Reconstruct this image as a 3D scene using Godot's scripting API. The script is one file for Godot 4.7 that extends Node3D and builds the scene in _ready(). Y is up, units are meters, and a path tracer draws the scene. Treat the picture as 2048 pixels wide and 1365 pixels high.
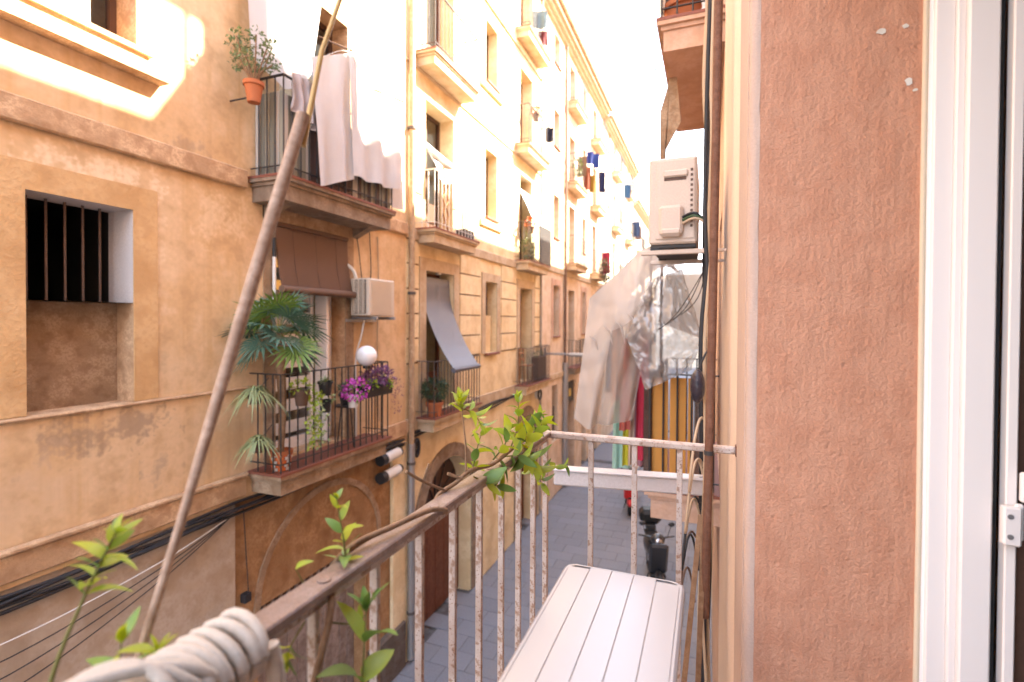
extends Node3D
# Narrow old-town street seen from a first-floor balcony. Data are written as (x across, y above the eye, d along the street).
const EYE := 5.25          # eye above the paving
const XL := -4.29          # plane of the facades across the street
const XR := 0.10           # plane of the facades on our side
var M := {}                # materials
var used := {}             # names taken at top level
var rng := RandomNumberGenerator.new()

func V(x, y, d) -> Vector3:
	return Vector3(x, y + EYE, -d)

# ---------------------------------------------------------------- mesh collector
class Bag:
	var v := PackedVector3Array()
	var n := PackedVector3Array()
	var u := PackedVector2Array()
	func tri(a: Vector3, b: Vector3, c: Vector3, ua := Vector2.ZERO, ub := Vector2.ZERO, uc := Vector2.ZERO):
		var k := (c - a).cross(b - a)
		if k.length_squared() < 1e-16: return
		k = k.normalized()
		v.append(a); v.append(b); v.append(c)
		n.append(k); n.append(k); n.append(k)
		u.append(ua); u.append(ub); u.append(uc)
	func quad(a: Vector3, b: Vector3, c: Vector3, d: Vector3):
		tri(a, b, c, Vector2(0, 1), Vector2(0, 0), Vector2(1, 0)); tri(a, c, d, Vector2(0, 1), Vector2(1, 0), Vector2(1, 1))
	func smooth(a: Vector3, b: Vector3, c: Vector3, na: Vector3, nb: Vector3, nc: Vector3, ua := Vector2.ZERO, ub := Vector2.ZERO, uc := Vector2.ZERO):
		v.append(a); v.append(b); v.append(c); n.append(na); n.append(nb); n.append(nc); u.append(ua); u.append(ub); u.append(uc)
	func obox(t: Transform3D, s: Vector3):
		var h := s * 0.5
		var p := []
		for k in 8: p.append(t * Vector3(h.x if k & 1 else -h.x, h.y if k & 2 else -h.y, h.z if k & 4 else -h.z))
		quad(p[4], p[6], p[7], p[5]); quad(p[1], p[3], p[2], p[0]); quad(p[5], p[7], p[3], p[1]); quad(p[0], p[2], p[6], p[4]); quad(p[6], p[2], p[3], p[7]); quad(p[0], p[4], p[5], p[1])
	func box(a: Vector3, b: Vector3):
		obox(Transform3D(Basis.IDENTITY, (a + b) * 0.5), (b - a).abs())
	func rbox(t: Transform3D, s: Vector3, r: float):   # box with chamfered edges
		var h := s * 0.5
		r = minf(r, minf(h.x, minf(h.y, h.z)) * 0.9)
		var g := {}
		for sx in [-1, 1]:
			for sy in [-1, 1]:
				for sz in [-1, 1]:
					var c := Vector3(sx * h.x, sy * h.y, sz * h.z)
					g[[sx, sy, sz, 0]] = t * (c - Vector3(0, sy * r, sz * r)); g[[sx, sy, sz, 1]] = t * (c - Vector3(sx * r, 0, sz * r)); g[[sx, sy, sz, 2]] = t * (c - Vector3(sx * r, sy * r, 0))
		var o := t.origin
		for s1 in [-1, 1]:
			face(o, [g[[s1, -1, -1, 0]], g[[s1, 1, -1, 0]], g[[s1, 1, 1, 0]], g[[s1, -1, 1, 0]]])
			face(o, [g[[-1, s1, -1, 1]], g[[1, s1, -1, 1]], g[[1, s1, 1, 1]], g[[-1, s1, 1, 1]]])
			face(o, [g[[-1, -1, s1, 2]], g[[1, -1, s1, 2]], g[[1, 1, s1, 2]], g[[-1, 1, s1, 2]]])
			for s2 in [-1, 1]:
				face(o, [g[[s1, s2, -1, 0]], g[[s1, s2, 1, 0]], g[[s1, s2, 1, 1]], g[[s1, s2, -1, 1]]])
				face(o, [g[[s1, -1, s2, 0]], g[[s1, 1, s2, 0]], g[[s1, 1, s2, 2]], g[[s1, -1, s2, 2]]])
				face(o, [g[[-1, s1, s2, 1]], g[[1, s1, s2, 1]], g[[1, s1, s2, 2]], g[[-1, s1, s2, 2]]])
				for s3 in [-1, 1]: face(o, [g[[s1, s2, s3, 0]], g[[s1, s2, s3, 1]], g[[s1, s2, s3, 2]]])
	func face(o: Vector3, p: Array):   # convex polygon turned away from o
		var k: Vector3 = (p[2] - p[0]).cross(p[1] - p[0])
		if k.dot(p[0] - o) < 0: p.reverse()
		for i in range(1, p.size() - 1): tri(p[0], p[i], p[i + 1])
	func tube(pts: Array, rad, seg := 8, caps := true):   # rad: number or array
		var rings := []; var nrm := []
		var up := Vector3.UP
		var last := Vector3.ZERO
		for i in pts.size():
			var t: Vector3 = (pts[mini(i + 1, pts.size() - 1)] - pts[maxi(i - 1, 0)]).normalized()
			var a: Vector3
			if last == Vector3.ZERO:
				a = t.cross(Vector3.UP if absf(t.y) < 0.9 else Vector3.RIGHT).normalized()
			else:
				a = (last - t * last.dot(t)).normalized()
			last = a
			var b := t.cross(a)
			var r: float = rad[i] if rad is Array else rad
			var ring := []; var nn := []
			for k in seg:
				var q: Vector3 = a * cos(TAU * k / seg) + b * sin(TAU * k / seg)
				ring.append(pts[i] + q * r); nn.append(q)
			rings.append(ring); nrm.append(nn)
		for i in range(pts.size() - 1):
			for k in seg:
				var j := (k + 1) % seg
				smooth(rings[i][k], rings[i + 1][k], rings[i + 1][j], nrm[i][k], nrm[i + 1][k], nrm[i + 1][j])
				smooth(rings[i][k], rings[i + 1][j], rings[i][j], nrm[i][k], nrm[i + 1][j], nrm[i][j])
		if caps:
			for e in [0, pts.size() - 1]:
				for k in seg:
					if e == 0: tri(pts[e], rings[e][k], rings[e][(k + 1) % seg])
					else: tri(pts[e], rings[e][(k + 1) % seg], rings[e][k])
	func lathe(prof: Array, o: Vector3, seg := 20, axis := Basis.IDENTITY):   # prof: Vector2(radius, height) from bottom to top
		for i in range(prof.size() - 1):
			var p0: Vector2 = prof[i]; var p1: Vector2 = prof[i + 1]
			var e := p1 - p0
			var nr := Vector2(e.y, -e.x).normalized()
			for k in seg:
				var a0 := TAU * k / seg; var a1 := TAU * (k + 1) / seg
				var c0 := Vector3(cos(a0), 0, sin(a0)); var c1 := Vector3(cos(a1), 0, sin(a1))
				var q := [o + axis * (c0 * p0.x + Vector3.UP * p0.y), o + axis * (c0 * p1.x + Vector3.UP * p1.y), o + axis * (c1 * p1.x + Vector3.UP * p1.y), o + axis * (c1 * p0.x + Vector3.UP * p0.y)]
				var n0 := axis * (c0 * nr.x + Vector3.UP * nr.y); var n1 := axis * (c1 * nr.x + Vector3.UP * nr.y)
				smooth(q[0], q[2], q[1], n0, n1, n0); smooth(q[0], q[3], q[2], n0, n1, n1)
	func sheet(pts: Array, thick := 0.0):   # grid of points, rows of equal length, smooth shaded; uv runs 0..1
		var rr := pts.size(); var cc: int = pts[0].size()
		var nn := []
		for i in rr:
			var row := []
			for j in cc:
				var du: Vector3 = pts[i][mini(j + 1, cc - 1)] - pts[i][maxi(j - 1, 0)]
				var dv: Vector3 = pts[mini(i + 1, rr - 1)][j] - pts[maxi(i - 1, 0)][j]
				row.append(du.cross(dv).normalized())
			nn.append(row)
		for side in (2 if thick > 0 else 1):
			for i in rr - 1:
				for j in cc - 1:
					var q := [[i, j], [i, j + 1], [i + 1, j + 1], [i + 1, j]]
					if side == 1: q.reverse()
					var s := 1.0 if side == 0 else -1.0
					var p := []; var m := []; var w := []
					for e in q:
						m.append(nn[e[0]][e[1]] * s); p.append(pts[e[0]][e[1]] + nn[e[0]][e[1]] * s * thick * 0.5); w.append(Vector2(float(e[1]) / (cc - 1), float(e[0]) / (rr - 1)))
					smooth(p[0], p[2], p[1], m[0], m[2], m[1], w[0], w[2], w[1]); smooth(p[0], p[3], p[2], m[0], m[3], m[2], w[0], w[3], w[2])
	func ball(o: Vector3, r: Vector3, rows := 10, cols := 14):
		for i in rows:
			for k in cols:
				var q := []; var m := []
				for e in [[i, k], [i + 1, k], [i + 1, k + 1], [i, k + 1]]:
					var la: float = PI * e[0] / rows - PI / 2; var lo: float = TAU * e[1] / cols
					var w := Vector3(cos(la) * cos(lo), sin(la), cos(la) * sin(lo))
					q.append(o + w * r); m.append((w / r).normalized())
				smooth(q[0], q[2], q[1], m[0], m[2], m[1]); smooth(q[0], q[3], q[2], m[0], m[3], m[2])
	func prism(poly: Array, off: Vector3):   # convex or fan-able polygon swept by off
		var c := Vector3.ZERO
		for p in poly: c += p
		c = c / poly.size() + off * 0.5
		face(c, poly.duplicate())
		var top := []
		for p in poly: top.append(p + off)
		face(c, top.duplicate())
		for i in poly.size():
			var j := (i + 1) % poly.size()
			face(c, [poly[i], poly[j], top[j], top[i]])

func mesh_of(b: Bag, at := Vector3.ZERO) -> ArrayMesh:
	var m := ArrayMesh.new()
	var a := []
	a.resize(Mesh.ARRAY_MAX)
	var vv := b.v
	if at != Vector3.ZERO:
		for i in vv.size(): vv[i] -= at
	a[Mesh.ARRAY_VERTEX] = vv; a[Mesh.ARRAY_NORMAL] = b.n; a[Mesh.ARRAY_TEX_UV] = b.u
	m.add_surface_from_arrays(Mesh.PRIMITIVE_TRIANGLES, a)
	return m

func org(p: Node) -> Vector3:
	var o := Vector3.ZERO
	while p != self and p != null:
		o += p.position; p = p.get_parent()
	return o

func numbered(called: String) -> String:
	if not used.has(called):
		used[called] = 0
		return called
	used[called] += 1
	return "%s_%03d" % [called, used[called]]

func obj(called: String, b: Bag, m: Material, parent: Node = self) -> MeshInstance3D:   # one named mesh; world coordinates in the bag
	var o := MeshInstance3D.new()
	o.name = numbered(called) if parent == self else called
	o.mesh = mesh_of(b, org(parent)); o.material_override = m
	if called in ["foliage", "flowers", "ivy", "purple_foliage", "lime_foliage", "grassy_foliage"]: o.set_meta("kind", "stuff")
	parent.add_child(o, true)
	return o

func inst(called: String, mesh: Mesh, m: Material, t: Transform3D, parent: Node) -> MeshInstance3D:   # shared mesh placed by a world transform
	var o := MeshInstance3D.new()
	o.name = called; o.mesh = mesh; o.material_override = m
	parent.add_child(o, true)
	t.origin -= org(parent)
	o.transform = t
	return o

func tag(o: Node, label: String, category: String, group := "") -> Node:
	o.set_meta("label", label); o.set_meta("category", category)
	if group: o.set_meta("group", group)
	return o

func thing(called: String, at: Vector3, label: String, category: String, group := "") -> Node3D:
	var o := Node3D.new()
	o.name = numbered(called); add_child(o); o.position = at
	tag(o, label, category, group)
	return o

func struct(called: String, b: Bag, m: Material) -> MeshInstance3D:
	var o := obj(called, b, m)
	o.set_meta("kind", "structure")
	return o

func bx(a: Vector3, b: Vector3) -> Bag:
	var g := Bag.new()
	g.box(a, b)
	return g

func rb(a: Vector3, b: Vector3, r: float) -> Bag:
	var g := Bag.new()
	g.rbox(Transform3D(Basis.IDENTITY, (a + b) * 0.5), (b - a).abs(), r)
	return g

func tb(pts: Array, rad, seg := 8) -> Bag:
	var g := Bag.new()
	g.tube(pts, rad, seg)
	return g

func bar(a: Vector3, b: Vector3, w: float, h: float, turn := 0.0) -> Bag:   # square bar from a to b
	var g := Bag.new()
	var y := (b - a).normalized()
	var x := y.cross(Vector3.UP if absf(y.y) < 0.9 else Vector3.BACK).normalized()
	var t := Transform3D(Basis(x, y, x.cross(y)), (a + b) * 0.5)
	if turn: t.basis = t.basis.rotated(y, turn)
	g.rbox(t, Vector3(w, a.distance_to(b), h), minf(w, h) * 0.12)
	return g

func spline(p: Array, steps := 8) -> Array:   # smooth curve through points
	var c := Curve3D.new()
	for i in p.size():
		var t: Vector3 = (p[mini(i + 1, p.size() - 1)] - p[maxi(i - 1, 0)]) / 6.0
		c.add_point(p[i], -t, t)
	var r := []
	for i in range((p.size() - 1) * steps + 1): r.append(c.sample(i / steps, float(i % steps) / steps) if i < (p.size() - 1) * steps else p[-1])
	return r

# ---------------------------------------------------------------- textures and materials
func noise(seed_: int, freq: float, octaves := 4, kind := FastNoiseLite.TYPE_SIMPLEX_SMOOTH) -> FastNoiseLite:
	var f := FastNoiseLite.new()
	f.seed = seed_; f.frequency = freq; f.fractal_octaves = octaves; f.noise_type = kind
	if kind == FastNoiseLite.TYPE_CELLULAR: f.cellular_return_type = FastNoiseLite.RETURN_DISTANCE
	return f

func grey(f: FastNoiseLite, s: int, seamless := true) -> PackedByteArray:
	var im: Image = f.get_seamless_image(s, s) if seamless else f.get_image(s, s)
	im.convert(Image.FORMAT_L8)
	return im.get_data()

func tint_tex(s: int, layers: Array) -> ImageTexture:   # layers: [bytes, low, high, Color]: base white, each layer mixes its colour where the noise passes low..high
	var out := PackedByteArray()
	out.resize(s * s * 3)
	for i in s * s:
		var r := 1.0; var g := 1.0; var b := 1.0
		for l in layers:
			var d: PackedByteArray = l[0]
			var t: float = clampf((d[i] / 255.0 - l[1]) / (l[2] - l[1]), 0.0, 1.0)
			var c: Color = l[3]
			t *= c.a
			r += (c.r - r) * t; g += (c.g - g) * t; b += (c.b - b) * t
		out[i * 3] = int(r * 255); out[i * 3 + 1] = int(g * 255); out[i * 3 + 2] = int(b * 255)
	var im := Image.create_from_data(s, s, false, Image.FORMAT_RGB8, out)
	im.generate_mipmaps()
	return ImageTexture.create_from_image(im)

func relief_tex(s: int, layers: Array, strength: float) -> ImageTexture:   # normal map from weighted noises
	var out := PackedByteArray()
	out.resize(s * s)
	for i in s * s:
		var h := 0.0
		for l in layers: h += l[0][i] * l[1]
		out[i] = clampi(int(h), 0, 255)
	var im := Image.create_from_data(s, s, false, Image.FORMAT_L8, out)
	im.convert(Image.FORMAT_RGBA8)
	im.bump_map_to_normal_map(strength)
	return ImageTexture.create_from_image(im)

func lin(r: float, g: float, b: float) -> Color:   # linear base colour to the sRGB that albedo_color takes
	return Color(r, g, b).linear_to_srgb()

func mat(c: Color, rough := 0.85, tex: Texture2D = null, scale := 1.0, nrm: Texture2D = null, ns := 1.0) -> StandardMaterial3D:
	var m := StandardMaterial3D.new()
	m.albedo_color = c; m.roughness = rough; m.metallic_specular = 0.4
	if tex or nrm:
		m.uv1_triplanar = true; m.uv1_world_triplanar = true; m.uv1_scale = Vector3.ONE * scale
	if tex: m.albedo_texture = tex
	if nrm:
		m.normal_enabled = true; m.normal_texture = nrm; m.normal_scale = ns
	return m

func make_materials():
	var s := 512
	var a := grey(noise(1, 0.006, 5), s); var b := grey(noise(2, 0.02, 5), s); var c := grey(noise(3, 0.09, 3), s); var d := grey(noise(4, 0.012, 4), s)
	var fine := grey(noise(5, 0.22, 2), s)
	var plaster := tint_tex(s, [[a, 0.35, 0.75, Color(0.86, 0.80, 0.72, 0.5)], [b, 0.5, 0.8, Color(0.76, 0.68, 0.58, 0.22)], [c, 0.45, 0.8, Color(0.9, 0.87, 0.83, 0.4)], [d, 0.62, 0.75, Color(1, 0.98, 0.94, 0.5)]])
	var grime := tint_tex(s, [[a, 0.3, 0.7, Color(0.80, 0.76, 0.72, 0.7)], [b, 0.45, 0.75, Color(0.66, 0.58, 0.52, 0.45)], [c, 0.4, 0.7, Color(0.82, 0.79, 0.76, 0.5)], [fine, 0.5, 0.7, Color(0.75, 0.72, 0.68, 0.3)]])
	var fineg := tint_tex(s, [[c, 0.35, 0.75, Color(0.94, 0.935, 0.93, 0.7)], [fine, 0.4, 0.75, Color(0.9, 0.89, 0.88, 0.5)], [a, 0.4, 0.7, Color(0.95, 0.95, 0.95, 0.6)]])
	var rust := tint_tex(s, [[a, 0.45, 0.8, Color(0.86, 0.80, 0.76, 0.6)], [b, 0.64, 0.74, Color(0.70, 0.56, 0.46, 0.6)], [c, 0.76, 0.82, Color(0.50, 0.30, 0.19, 0.8)], [fine, 0.82, 0.88, Color(0.45, 0.28, 0.19, 0.6)]])
	var n_plaster := relief_tex(s, [[b, 0.45], [c, 0.35], [fine, 0.2]], 3.0)
	var n_fine := relief_tex(s, [[c, 0.4], [fine, 0.6]], 2.5)
	M.t_plaster = plaster; M.t_grime = grime; M.t_fine = fineg; M.t_rust = rust; M.n_plaster = n_plaster; M.n_fine = n_fine
	# stucco of our own wall: trowel streaks run down, grains and small pits over them
	var s2 := 1024
	var st := grey(noise(11, 0.02, 4), s2); var gr := grey(noise(12, 0.16, 3), s2); var fi := grey(noise(13, 0.4, 2), s2); var un := grey(noise(14, 0.008, 3), s2)
	var streak := PackedByteArray()
	streak.resize(s2 * s2)
	for y in s2:
		for x in s2: streak[y * s2 + x] = st[(y / 6) % s2 * s2 + (x * 2) % s2]
	M.n_stucco = relief_tex(s2, [[streak, 0.22], [gr, 0.26], [fi, 0.16], [un, 0.36]], 4.5)
	M.t_stucco = tint_tex(s2, [[streak, 0.4, 0.7, Color(0.95, 0.93, 0.92, 0.4)], [gr, 0.55, 0.8, Color(0.88, 0.83, 0.80, 0.4)], [un, 0.4, 0.7, Color(0.94, 0.90, 0.88, 0.6)], [fi, 0.6, 0.8, Color(0.84, 0.77, 0.73, 0.4)]])
	# facades
	M.ochre = mat(lin(0.62, 0.40, 0.20), 0.92, plaster, 0.45, n_plaster, 0.5)
	M.ochre_trim = mat(lin(0.66, 0.445, 0.27), 0.92, grime, 0.6, n_plaster, 0.5)
	M.cream = mat(lin(0.80, 0.645, 0.41), 0.9, plaster, 0.4, n_plaster, 0.4)
	M.cream_trim = mat(lin(0.55, 0.43, 0.30), 0.9, plaster, 0.7, n_plaster, 0.4)
	M.pinkish = mat(lin(0.70, 0.545, 0.41), 0.9, plaster, 0.4, n_plaster, 0.4)
	M.salmon = mat(lin(0.56, 0.37, 0.275), 0.9, plaster, 0.5, n_plaster, 0.4)
	M.greige = mat(lin(0.47, 0.375, 0.29), 0.92, plaster, 0.5, n_plaster, 0.4)
	M.orange_wall = mat(lin(0.44, 0.255, 0.125), 0.92, grime, 0.35, n_plaster, 0.5)
	M.stone = mat(lin(0.33, 0.25, 0.185), 0.9, grime, 0.6, n_plaster, 0.7)
	M.stone_dark = mat(lin(0.17, 0.14, 0.12), 0.85, grime, 0.8, n_plaster, 0.6)
	M.infill = mat(lin(0.40, 0.285, 0.19), 0.95, grime, 0.9, n_plaster, 0.7)
	M.reveal_white = mat(lin(0.66, 0.58, 0.54), 0.9, fineg, 0.8)
	M.white_wall = mat(lin(0.72, 0.66, 0.58), 0.9, plaster, 0.4, n_plaster, 0.3)
	M.slab_under = mat(lin(0.42, 0.305, 0.205), 0.9, grime, 0.7, n_plaster, 0.5)
	M.tile_edge = mat(lin(0.24, 0.085, 0.055), 0.6, fineg, 2.0, n_fine, 0.3)
	M.roof_tile = mat(lin(0.42, 0.21, 0.12), 0.8, grime, 1.0, n_fine, 0.5)
	M.eave = mat(lin(0.50, 0.345, 0.23), 0.85, plaster, 1.0)
	# own side
	M.cream_near = mat(lin(0.76, 0.60, 0.49), 0.9, fineg, 1.1, M.n_stucco, 0.35)
	M.stucco = mat(lin(0.575, 0.295, 0.185), 0.95, M.t_stucco, 1.0, M.n_stucco, 1.2)
	M.edge_worn = mat(lin(0.52, 0.385, 0.315), 0.92, fineg, 2.2, M.n_stucco, 0.5)
	M.pvc = mat(lin(0.86, 0.79, 0.745), 0.35)
	M.pvc.metallic_specular = 0.5
	M.alu = mat(lin(0.54, 0.50, 0.49), 0.3, fineg, 1.0)
	M.joint = mat(lin(0.22, 0.13, 0.075), 0.9, grime, 2.0)
	M.caulk = mat(lin(0.75, 0.62, 0.45), 0.8, fineg, 6.0, n_fine, 0.6)
	M.rubber = mat(lin(0.012, 0.012, 0.013), 0.6)
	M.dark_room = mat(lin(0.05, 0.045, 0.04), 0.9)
	# street
	M.paving = mat(lin(0.205, 0.20, 0.215), 0.75, fineg, 0.35, n_fine, 0.5)
	M.paving_b = mat(lin(0.22, 0.215, 0.23), 0.72, fineg, 0.45, n_fine, 0.5)
	M.paving_c = mat(lin(0.212, 0.205, 0.215), 0.78, fineg, 0.55, n_fine, 0.5)
	M.grout = mat(lin(0.14, 0.135, 0.14), 0.95, grime, 0.8)
	# metals
	M.rail = mat(lin(0.52, 0.43, 0.375), 0.6, rust, 2.2, n_fine, 0.6)
	M.rail_top = mat(lin(0.33, 0.245, 0.215), 0.40, grime, 1.6, n_fine, 0.5)
	M.rusty = mat(lin(0.22, 0.105, 0.065), 0.75, grime, 3.0, n_fine, 0.8)
	M.iron = mat(lin(0.045, 0.04, 0.038), 0.55, fineg, 2.0)
	M.iron_far = mat(lin(0.10, 0.085, 0.08), 0.6, fineg, 2.0)
	M.iron_brown = mat(lin(0.16, 0.10, 0.075), 0.6, grime, 3.0)
	M.steel = mat(lin(0.38, 0.37, 0.37), 0.4, fineg, 1.0)
	M.steel.metallic = 0.6
	M.pipe_grey = mat(lin(0.42, 0.37, 0.32), 0.6, grime, 1.2)
	M.pipe_brown = mat(lin(0.22, 0.13, 0.085), 0.6, grime, 1.2)
	M.pipe_beige = mat(lin(0.60, 0.45, 0.30), 0.7, grime, 1.2)
	M.cable = mat(lin(0.025, 0.024, 0.026), 0.5)
	M.cable_beige = mat(lin(0.45, 0.33, 0.22), 0.6)
	M.cable_white = mat(lin(0.7, 0.66, 0.6), 0.6)
	# joinery
	M.wood_dark = mat(lin(0.10, 0.05, 0.032), 0.55, fineg, 1.5)
	M.wood_red = mat(lin(0.20, 0.075, 0.04), 0.6, grime, 1.5)
	M.wood = mat(lin(0.42, 0.21, 0.09), 0.6, grime, 2.0)
	M.wood_grey = mat(lin(0.36, 0.29, 0.26), 0.7, grime, 0.9, n_fine, 0.4)
	M.glass = StandardMaterial3D.new()
	M.glass.albedo_color = Color(0.25, 0.27, 0.28, 0.22); M.glass.roughness = 0.04; M.glass.transparency = BaseMaterial3D.TRANSPARENCY_ALPHA
	M.shutter = mat(lin(0.30, 0.21, 0.15), 0.7, fineg, 1.5)
	M.white_paint = mat(lin(0.78, 0.76, 0.72), 0.5, fineg, 1.0)

func _ready():
	rng.seed = 20240611
	# ---- camera
	var cam := Camera3D.new()
	cam.name = "camera"
	cam.projection = Camera3D.PROJECTION_FRUSTUM
	cam.near = 0.05; cam.far = 600.0
	var att := CameraAttributesPhysical.new()
	att.frustum_focal_length = 18.0; att.frustum_focus_distance = 1.9; att.exposure_aperture = 2.0
	att.frustum_near = 0.05; att.frustum_far = 600.0
	cam.attributes = att
	cam.projection = Camera3D.PROJECTION_FRUSTUM
	cam.keep_aspect = Camera3D.KEEP_HEIGHT
	cam.near = 0.05; cam.far = 600.0
	cam.size = 2.0 * 0.05 * 682.5 / 1020.0
	cam.frustum_offset = Vector2(0, -25.3 / 1020.0 * 0.05)
	var fw := Vector3(-sin(deg_to_rad(21.1)) * cos(deg_to_rad(0.8)), -sin(deg_to_rad(0.8)), -cos(deg_to_rad(21.1)) * cos(deg_to_rad(0.8)))
	var cb := Basis.looking_at(fw, Vector3.UP)
	cam.transform = Transform3D(cb.rotated(fw, deg_to_rad(-0.3)), V(0, 0, 0))
	add_child(cam)
	# ---- sky, sun, exposure
	var we := WorldEnvironment.new()
	we.name = "world_environment"
	var env := Environment.new()
	env.background_mode = Environment.BG_SKY
	var sm := ProceduralSkyMaterial.new()
	sm.sky_top_color = Color(0.60, 0.68, 0.80); sm.sky_horizon_color = Color(0.92, 0.92, 0.92); sm.sky_curve = 0.25
	sm.ground_bottom_color = Color(0.30, 0.28, 0.26); sm.ground_horizon_color = Color(0.7, 0.7, 0.7)
	sm.sky_energy_multiplier = 1.0
	var sky := Sky.new()
	sky.sky_material = sm
	env.sky = sky
	env.tonemap_mode = Environment.TONE_MAPPER_LINEAR
	env.tonemap_exposure = 9.7
	env.sdfgi_enabled = true; env.ssao_enabled = true; env.ssil_enabled = true
	we.environment = env
	add_child(we)
	var sun := DirectionalLight3D.new()
	sun.name = "sun"
	sun.light_energy = 1.6; sun.light_angular_distance = 0.6; sun.light_color = Color(1.0, 0.95, 0.87); sun.shadow_enabled = true
	sun.transform = Transform3D(Basis.looking_at(Vector3(-1.0, -1.0, 0.6).normalized(), Vector3.UP), Vector3.ZERO)
	add_child(sun)
	make_materials()
	build_street()
	build_ochre_house()
	build_cream_house()
	build_far_houses()
	build_own_house()
	build_right_side()
	build_left_objects()
	build_right_objects()
	build_foreground()

# ---------------------------------------------------------------- walls with openings
func uniq(a: Array) -> Array:
	a.sort()
	var r := []
	for q in a:
		if r.is_empty() or q - r[-1] > 1e-4: r.append(q)
	return r

# front of a house across the street (side = 1, faces +x) or on ours (side = -1, faces -x); holes: [d0, d1, y0, y1, depth]
func facade(g: Bag, x: float, side: int, d0: float, d1: float, y0: float, y1: float, holes: Array, uvbox := Rect2()):
	var ds := [d0, d1]; var ys := [y0, y1]
	for h in holes:
		ds += [clampf(h[0], d0, d1), clampf(h[1], d0, d1)]; ys += [clampf(h[2], y0, y1), clampf(h[3], y0, y1)]
	ds = uniq(ds); ys = uniq(ys)
	for i in ds.size() - 1:
		for j in ys.size() - 1:
			var cd: float = (ds[i] + ds[i + 1]) * 0.5; var cy: float = (ys[j] + ys[j + 1]) * 0.5
			var open := false
			for h in holes:
				if cd > h[0] and cd < h[1] and cy > h[2] and cy < h[3]: open = true
			if open: continue
			var p := [V(x, ys[j], ds[i]), V(x, ys[j + 1], ds[i]), V(x, ys[j + 1], ds[i + 1]), V(x, ys[j], ds[i + 1])]
			var w := []
			for q in [[ys[j], ds[i]], [ys[j + 1], ds[i]], [ys[j + 1], ds[i + 1]], [ys[j], ds[i + 1]]]:
				w.append(Vector2((q[1] - uvbox.position.x) / uvbox.size.x, (uvbox.position.y - q[0]) / uvbox.size.y) if uvbox.size.x > 0 else Vector2(q[1], -q[0]))
			if side < 0: p.reverse(); w.reverse()
			g.tri(p[0], p[1], p[2], w[0], w[1], w[2]); g.tri(p[0], p[2], p[3], w[0], w[2], w[3])

func reveals(g: Bag, x: float, side: int, holes: Array):
	for h in holes:
		var xi: float = x - side * h[4]
		var c := V((x + xi) / 2, (h[2] + h[3]) / 2, (h[0] + h[1]) / 2)
		for q in [[[h[0], h[2]], [h[0], h[3]]], [[h[1], h[2]], [h[1], h[3]]], [[h[0], h[2]], [h[1], h[2]]], [[h[0], h[3]], [h[1], h[3]]]]:
			var p := [V(x, q[0][1], q[0][0]), V(x, q[1][1], q[1][0]), V(xi, q[1][1], q[1][0]), V(xi, q[0][1], q[0][0])]
			var k: Vector3 = (p[2] - p[0]).cross(p[1] - p[0])
			if k.dot(c - p[0]) < 0: p.reverse()
			g.quad(p[0], p[1], p[2], p[3])

func shell(g: Bag, x: float, side: int, d0: float, d1: float, y0: float, y1: float, deep: float):   # roof, ends and back of a house
	var xb := x - side * deep
	var p := [V(x, y0, d0), V(x, y1, d0), V(xb, y1, d0), V(xb, y0, d0), V(x, y0, d1), V(x, y1, d1), V(xb, y1, d1), V(xb, y0, d1)]
	var c := V((x + xb) / 2, (y0 + y1) / 2, (d0 + d1) / 2)
	g.face(c, [p[0], p[1], p[2], p[3]]); g.face(c, [p[4], p[5], p[6], p[7]]); g.face(c, [p[1], p[2], p[6], p[5]]); g.face(c, [p[2], p[3], p[7], p[6]])

func arch_corners(g: Bag, x: float, side: int, d0: float, d1: float, yspring: float, ytop: float, deep: float):   # wall left standing over a round-headed opening cut as a rectangle up to ytop, and the soffit
	var n := 14
	var r := (d1 - d0) / 2; var cd := (d0 + d1) / 2; var hh := ytop - yspring
	for i in n:
		var a0 := PI * i / n; var a1 := PI * (i + 1) / n
		var q0 := [cd - cos(a0) * r, yspring + sin(a0) * hh]; var q1 := [cd - cos(a1) * r, yspring + sin(a1) * hh]
		var p := [V(x, q0[1], q0[0]), V(x, ytop, q0[0]), V(x, ytop, q1[0]), V(x, q1[1], q1[0])]
		g.face(V(x - side, 0, cd), p)
		g.face(V(x - side * deep / 2, yspring + 3.0, cd), [V(x, q0[1], q0[0]), V(x, q1[1], q1[0]), V(x - side * deep, q1[1], q1[0]), V(x - side * deep, q0[1], q0[0])])

func arch_band(x: float, side: int, d0: float, d1: float, ybase: float, yspring: float, ytop: float, w: float, proud: float) -> Bag:   # stone surround of a round-headed door
	var g := Bag.new()
	var n := 16
	var r := (d1 - d0) / 2; var cd := (d0 + d1) / 2; var hh := ytop - yspring
	var inn := [[d0, ybase], [d0, yspring]]; var out := [[d0 - w, ybase], [d0 - w, yspring]]
	for i in range(1, n):
		var a := PI * i / n
		inn.append([cd - cos(a) * r, yspring + sin(a) * hh]); out.append([cd - cos(a) * (r + w), yspring + sin(a) * (hh + w)])
	inn += [[d1, yspring], [d1, ybase]]; out += [[d1 + w, yspring], [d1 + w, ybase]]
	for i in inn.size() - 1:
		var p := [V(x, inn[i][1], inn[i][0]), V(x, out[i][1], out[i][0]), V(x, out[i + 1][1], out[i + 1][0]), V(x, inn[i + 1][1], inn[i + 1][0])]
		g.prism(p, Vector3(side * proud, 0, 0))
	return g

func band(parent: Node, called: String, x: float, side: int, d0: float, d1: float, y0: float, y1: float, proud: float, m: Material) -> MeshInstance3D:
	return obj(called, rb(V(x - side * 0.002, y0, d0), V(x + side * proud, y1, d1), minf(0.012, proud * 0.4)), m, parent)

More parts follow.
